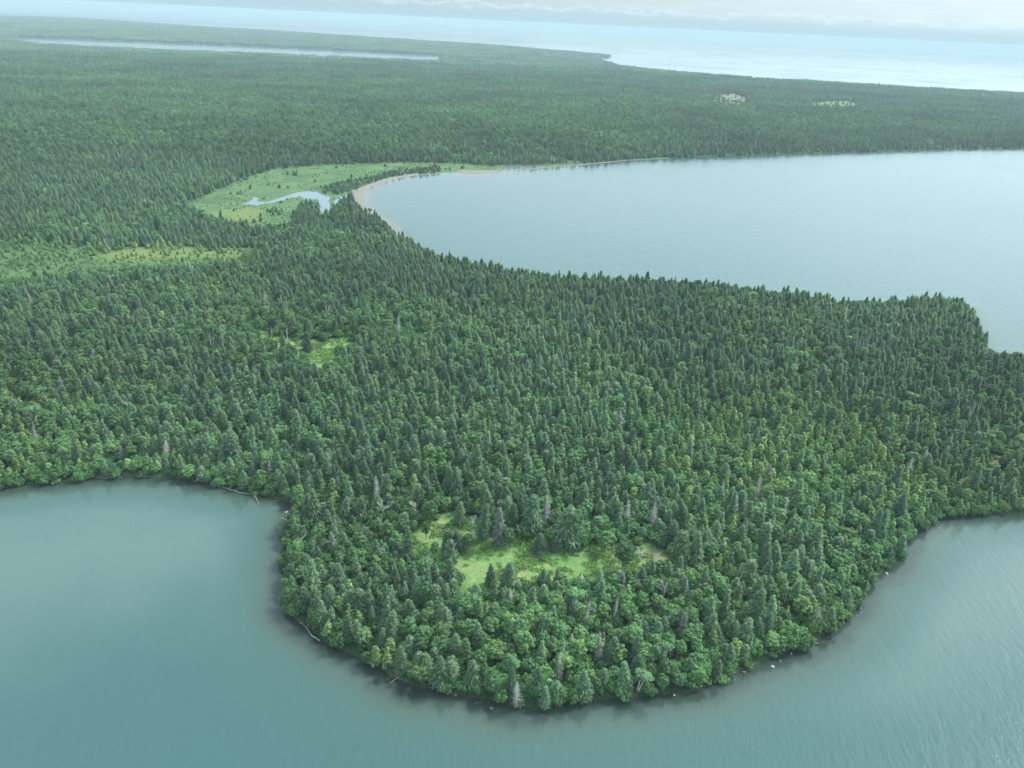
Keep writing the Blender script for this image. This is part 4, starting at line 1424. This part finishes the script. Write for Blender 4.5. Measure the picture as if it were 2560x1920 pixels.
# many small stones of the waterline
sx_, sy_ = jitter_grid(1.5, 100, 520, 41)
ss = land(sx_, sy_)
k = (ss > -1.6) & (ss < .9) & (rng.random(len(sx_)) < .45)
sx_, sy_, ss = sx_[k], sy_[k], ss[k]
col_r = bpy.data.collections.new('stone_sources')
for q in range(4):
    o = bpy.data.objects.new('stone_%02d' % q, rock_mesh(450 + q, M_ROCK))
    col_r.objects.link(o)
stuff('shore_stones', 'dark wet stones strewn along the waterline', 'stones', np.stack([sx_, sy_, np.clip(height(sx_, sy_, ss), -.15, .2)], 1), rng.uniform(0, TAU, len(sx_)),
      rng.uniform(.15, .5, len(sx_)) ** 1.2, rng.integers(0, 4, len(sx_)), col_r)

LOGS = [((975, 1708), (1003, 1688), (1050, 1680), .22, 'curved white driftwood log reaching into the water left of the tip'),
        ((640, 1238), (600, 1232), (570, 1222), .2, 'pale fallen trunk lying in the left bay shallows'),
        ((733, 1256), (710, 1242), (690, 1236), .25, 'long white drift log along the inner corner of the left bay'),
        ((2045, 1607), (2025, 1612), (2000, 1622), .2, 'pale fallen log lying out from the right shore'),
        ((645, 1262), (638, 1240), (628, 1228), .22, 'white fallen tree with limbs lying in the left bay'),
        ((240, 1195), (262, 1196), (285, 1190), .18, 'thin white drift log on the left bay beach'),
        ((340, 1192), (360, 1192), (372, 1190), .18, 'short white drift log right of the thin one on the left bay beach'),
        ((548, 1217), (566, 1221), (580, 1219), .18, 'white drift log near the fallen tree in the left bay'),
        ((1045, 1397), (1055, 1394), (1066, 1391), .25, 'bleached log lying in bushes left of the clearing'),
        ((752, 1675 - 120), (780, 1590), (800, 1602), .2, 'pale log along the left side of the point')]
for i, (p0, p1, p2, r0, lab) in enumerate(LOGS):
    zz = 9.0 if 'clearing' in lab else .25
    q = [np.array([*G(*pp, zz, 1.0), zz]) for pp in (p0, p1, p2)]
    if 'clearing' in lab:
        for v in q:
            v[2] = float(height(v[:1], v[1:2], land(v[:1], v[1:2]))[0]) + .5
    base = q[1].copy()
    e = bpy.data.objects.new('drift_log', None)
    COLL.objects.link(e)
    e.location = base
    tag(e, lab, 'log')
    q = [v - base for v in q]
    g = Geo()
    g.tube([q[0], (q[0] + q[1]) / 2 + [0.1, .2, .05], q[1], (q[1] + q[2]) / 2 + [0, .15, 0], q[2]], [r0 * .3, r0 * .55, r0 * .75, r0 * .85, r0 * .95], 7)
    link('trunk', g.mesh('log_trunk', [M_DRIFT]), e)
    rg = np.random.default_rng(500 + i)
    g = Geo()
    for t in range(9 if 'limbs' in lab else 4):
        f = rg.uniform(0.0, .8)
        s0 = q[0] * (1 - f) + q[2] * f
        d = (q[0] - q[2]) / np.linalg.norm(q[0] - q[2]) * .6 + np.array([rg.normal(0, .6), rg.normal(0, .6), rg.uniform(.1, .5)])
        g.tube([s0, s0 + d * rg.uniform(.8, 2.4)], [r0 * .4, r0 * .15], 4)
    link('limbs', g.mesh('log_limbs', [M_DRIFT]), e)

# ------------------------------------------------------------------ haze
m = bpy.data.materials.new('haze_air')
m.use_nodes = True
t_ = m.node_tree
t_.nodes.clear()
o_ = t_.nodes.new('ShaderNodeOutputMaterial')
v_ = t_.nodes.new('ShaderNodeVolumePrincipled')
v_.inputs['Color'].default_value = (0.56, 0.74, 0.82, 1)
v_.inputs['Density'].default_value = 0.00011
v_.inputs['Anisotropy'].default_value = 0.0
t_.links.new(v_.outputs[0], o_.inputs['Volume'])
bm_ = bmesh.new()
bmesh.ops.create_cube(bm_, size=1.0)
for v in bm_.verts:
    v.co = Vector((v.co.x * 140000, v.co.y * 140000, -5.5 if v.co.z < 0 else 176.0))
me = bpy.data.meshes.new('haze')
bm_.to_mesh(me)
bm_.free()
me.materials.append(m)
hz = link('haze', me)
tag(hz, 'thin blue summer haze over forest and lake', 'haze', kind='stuff')
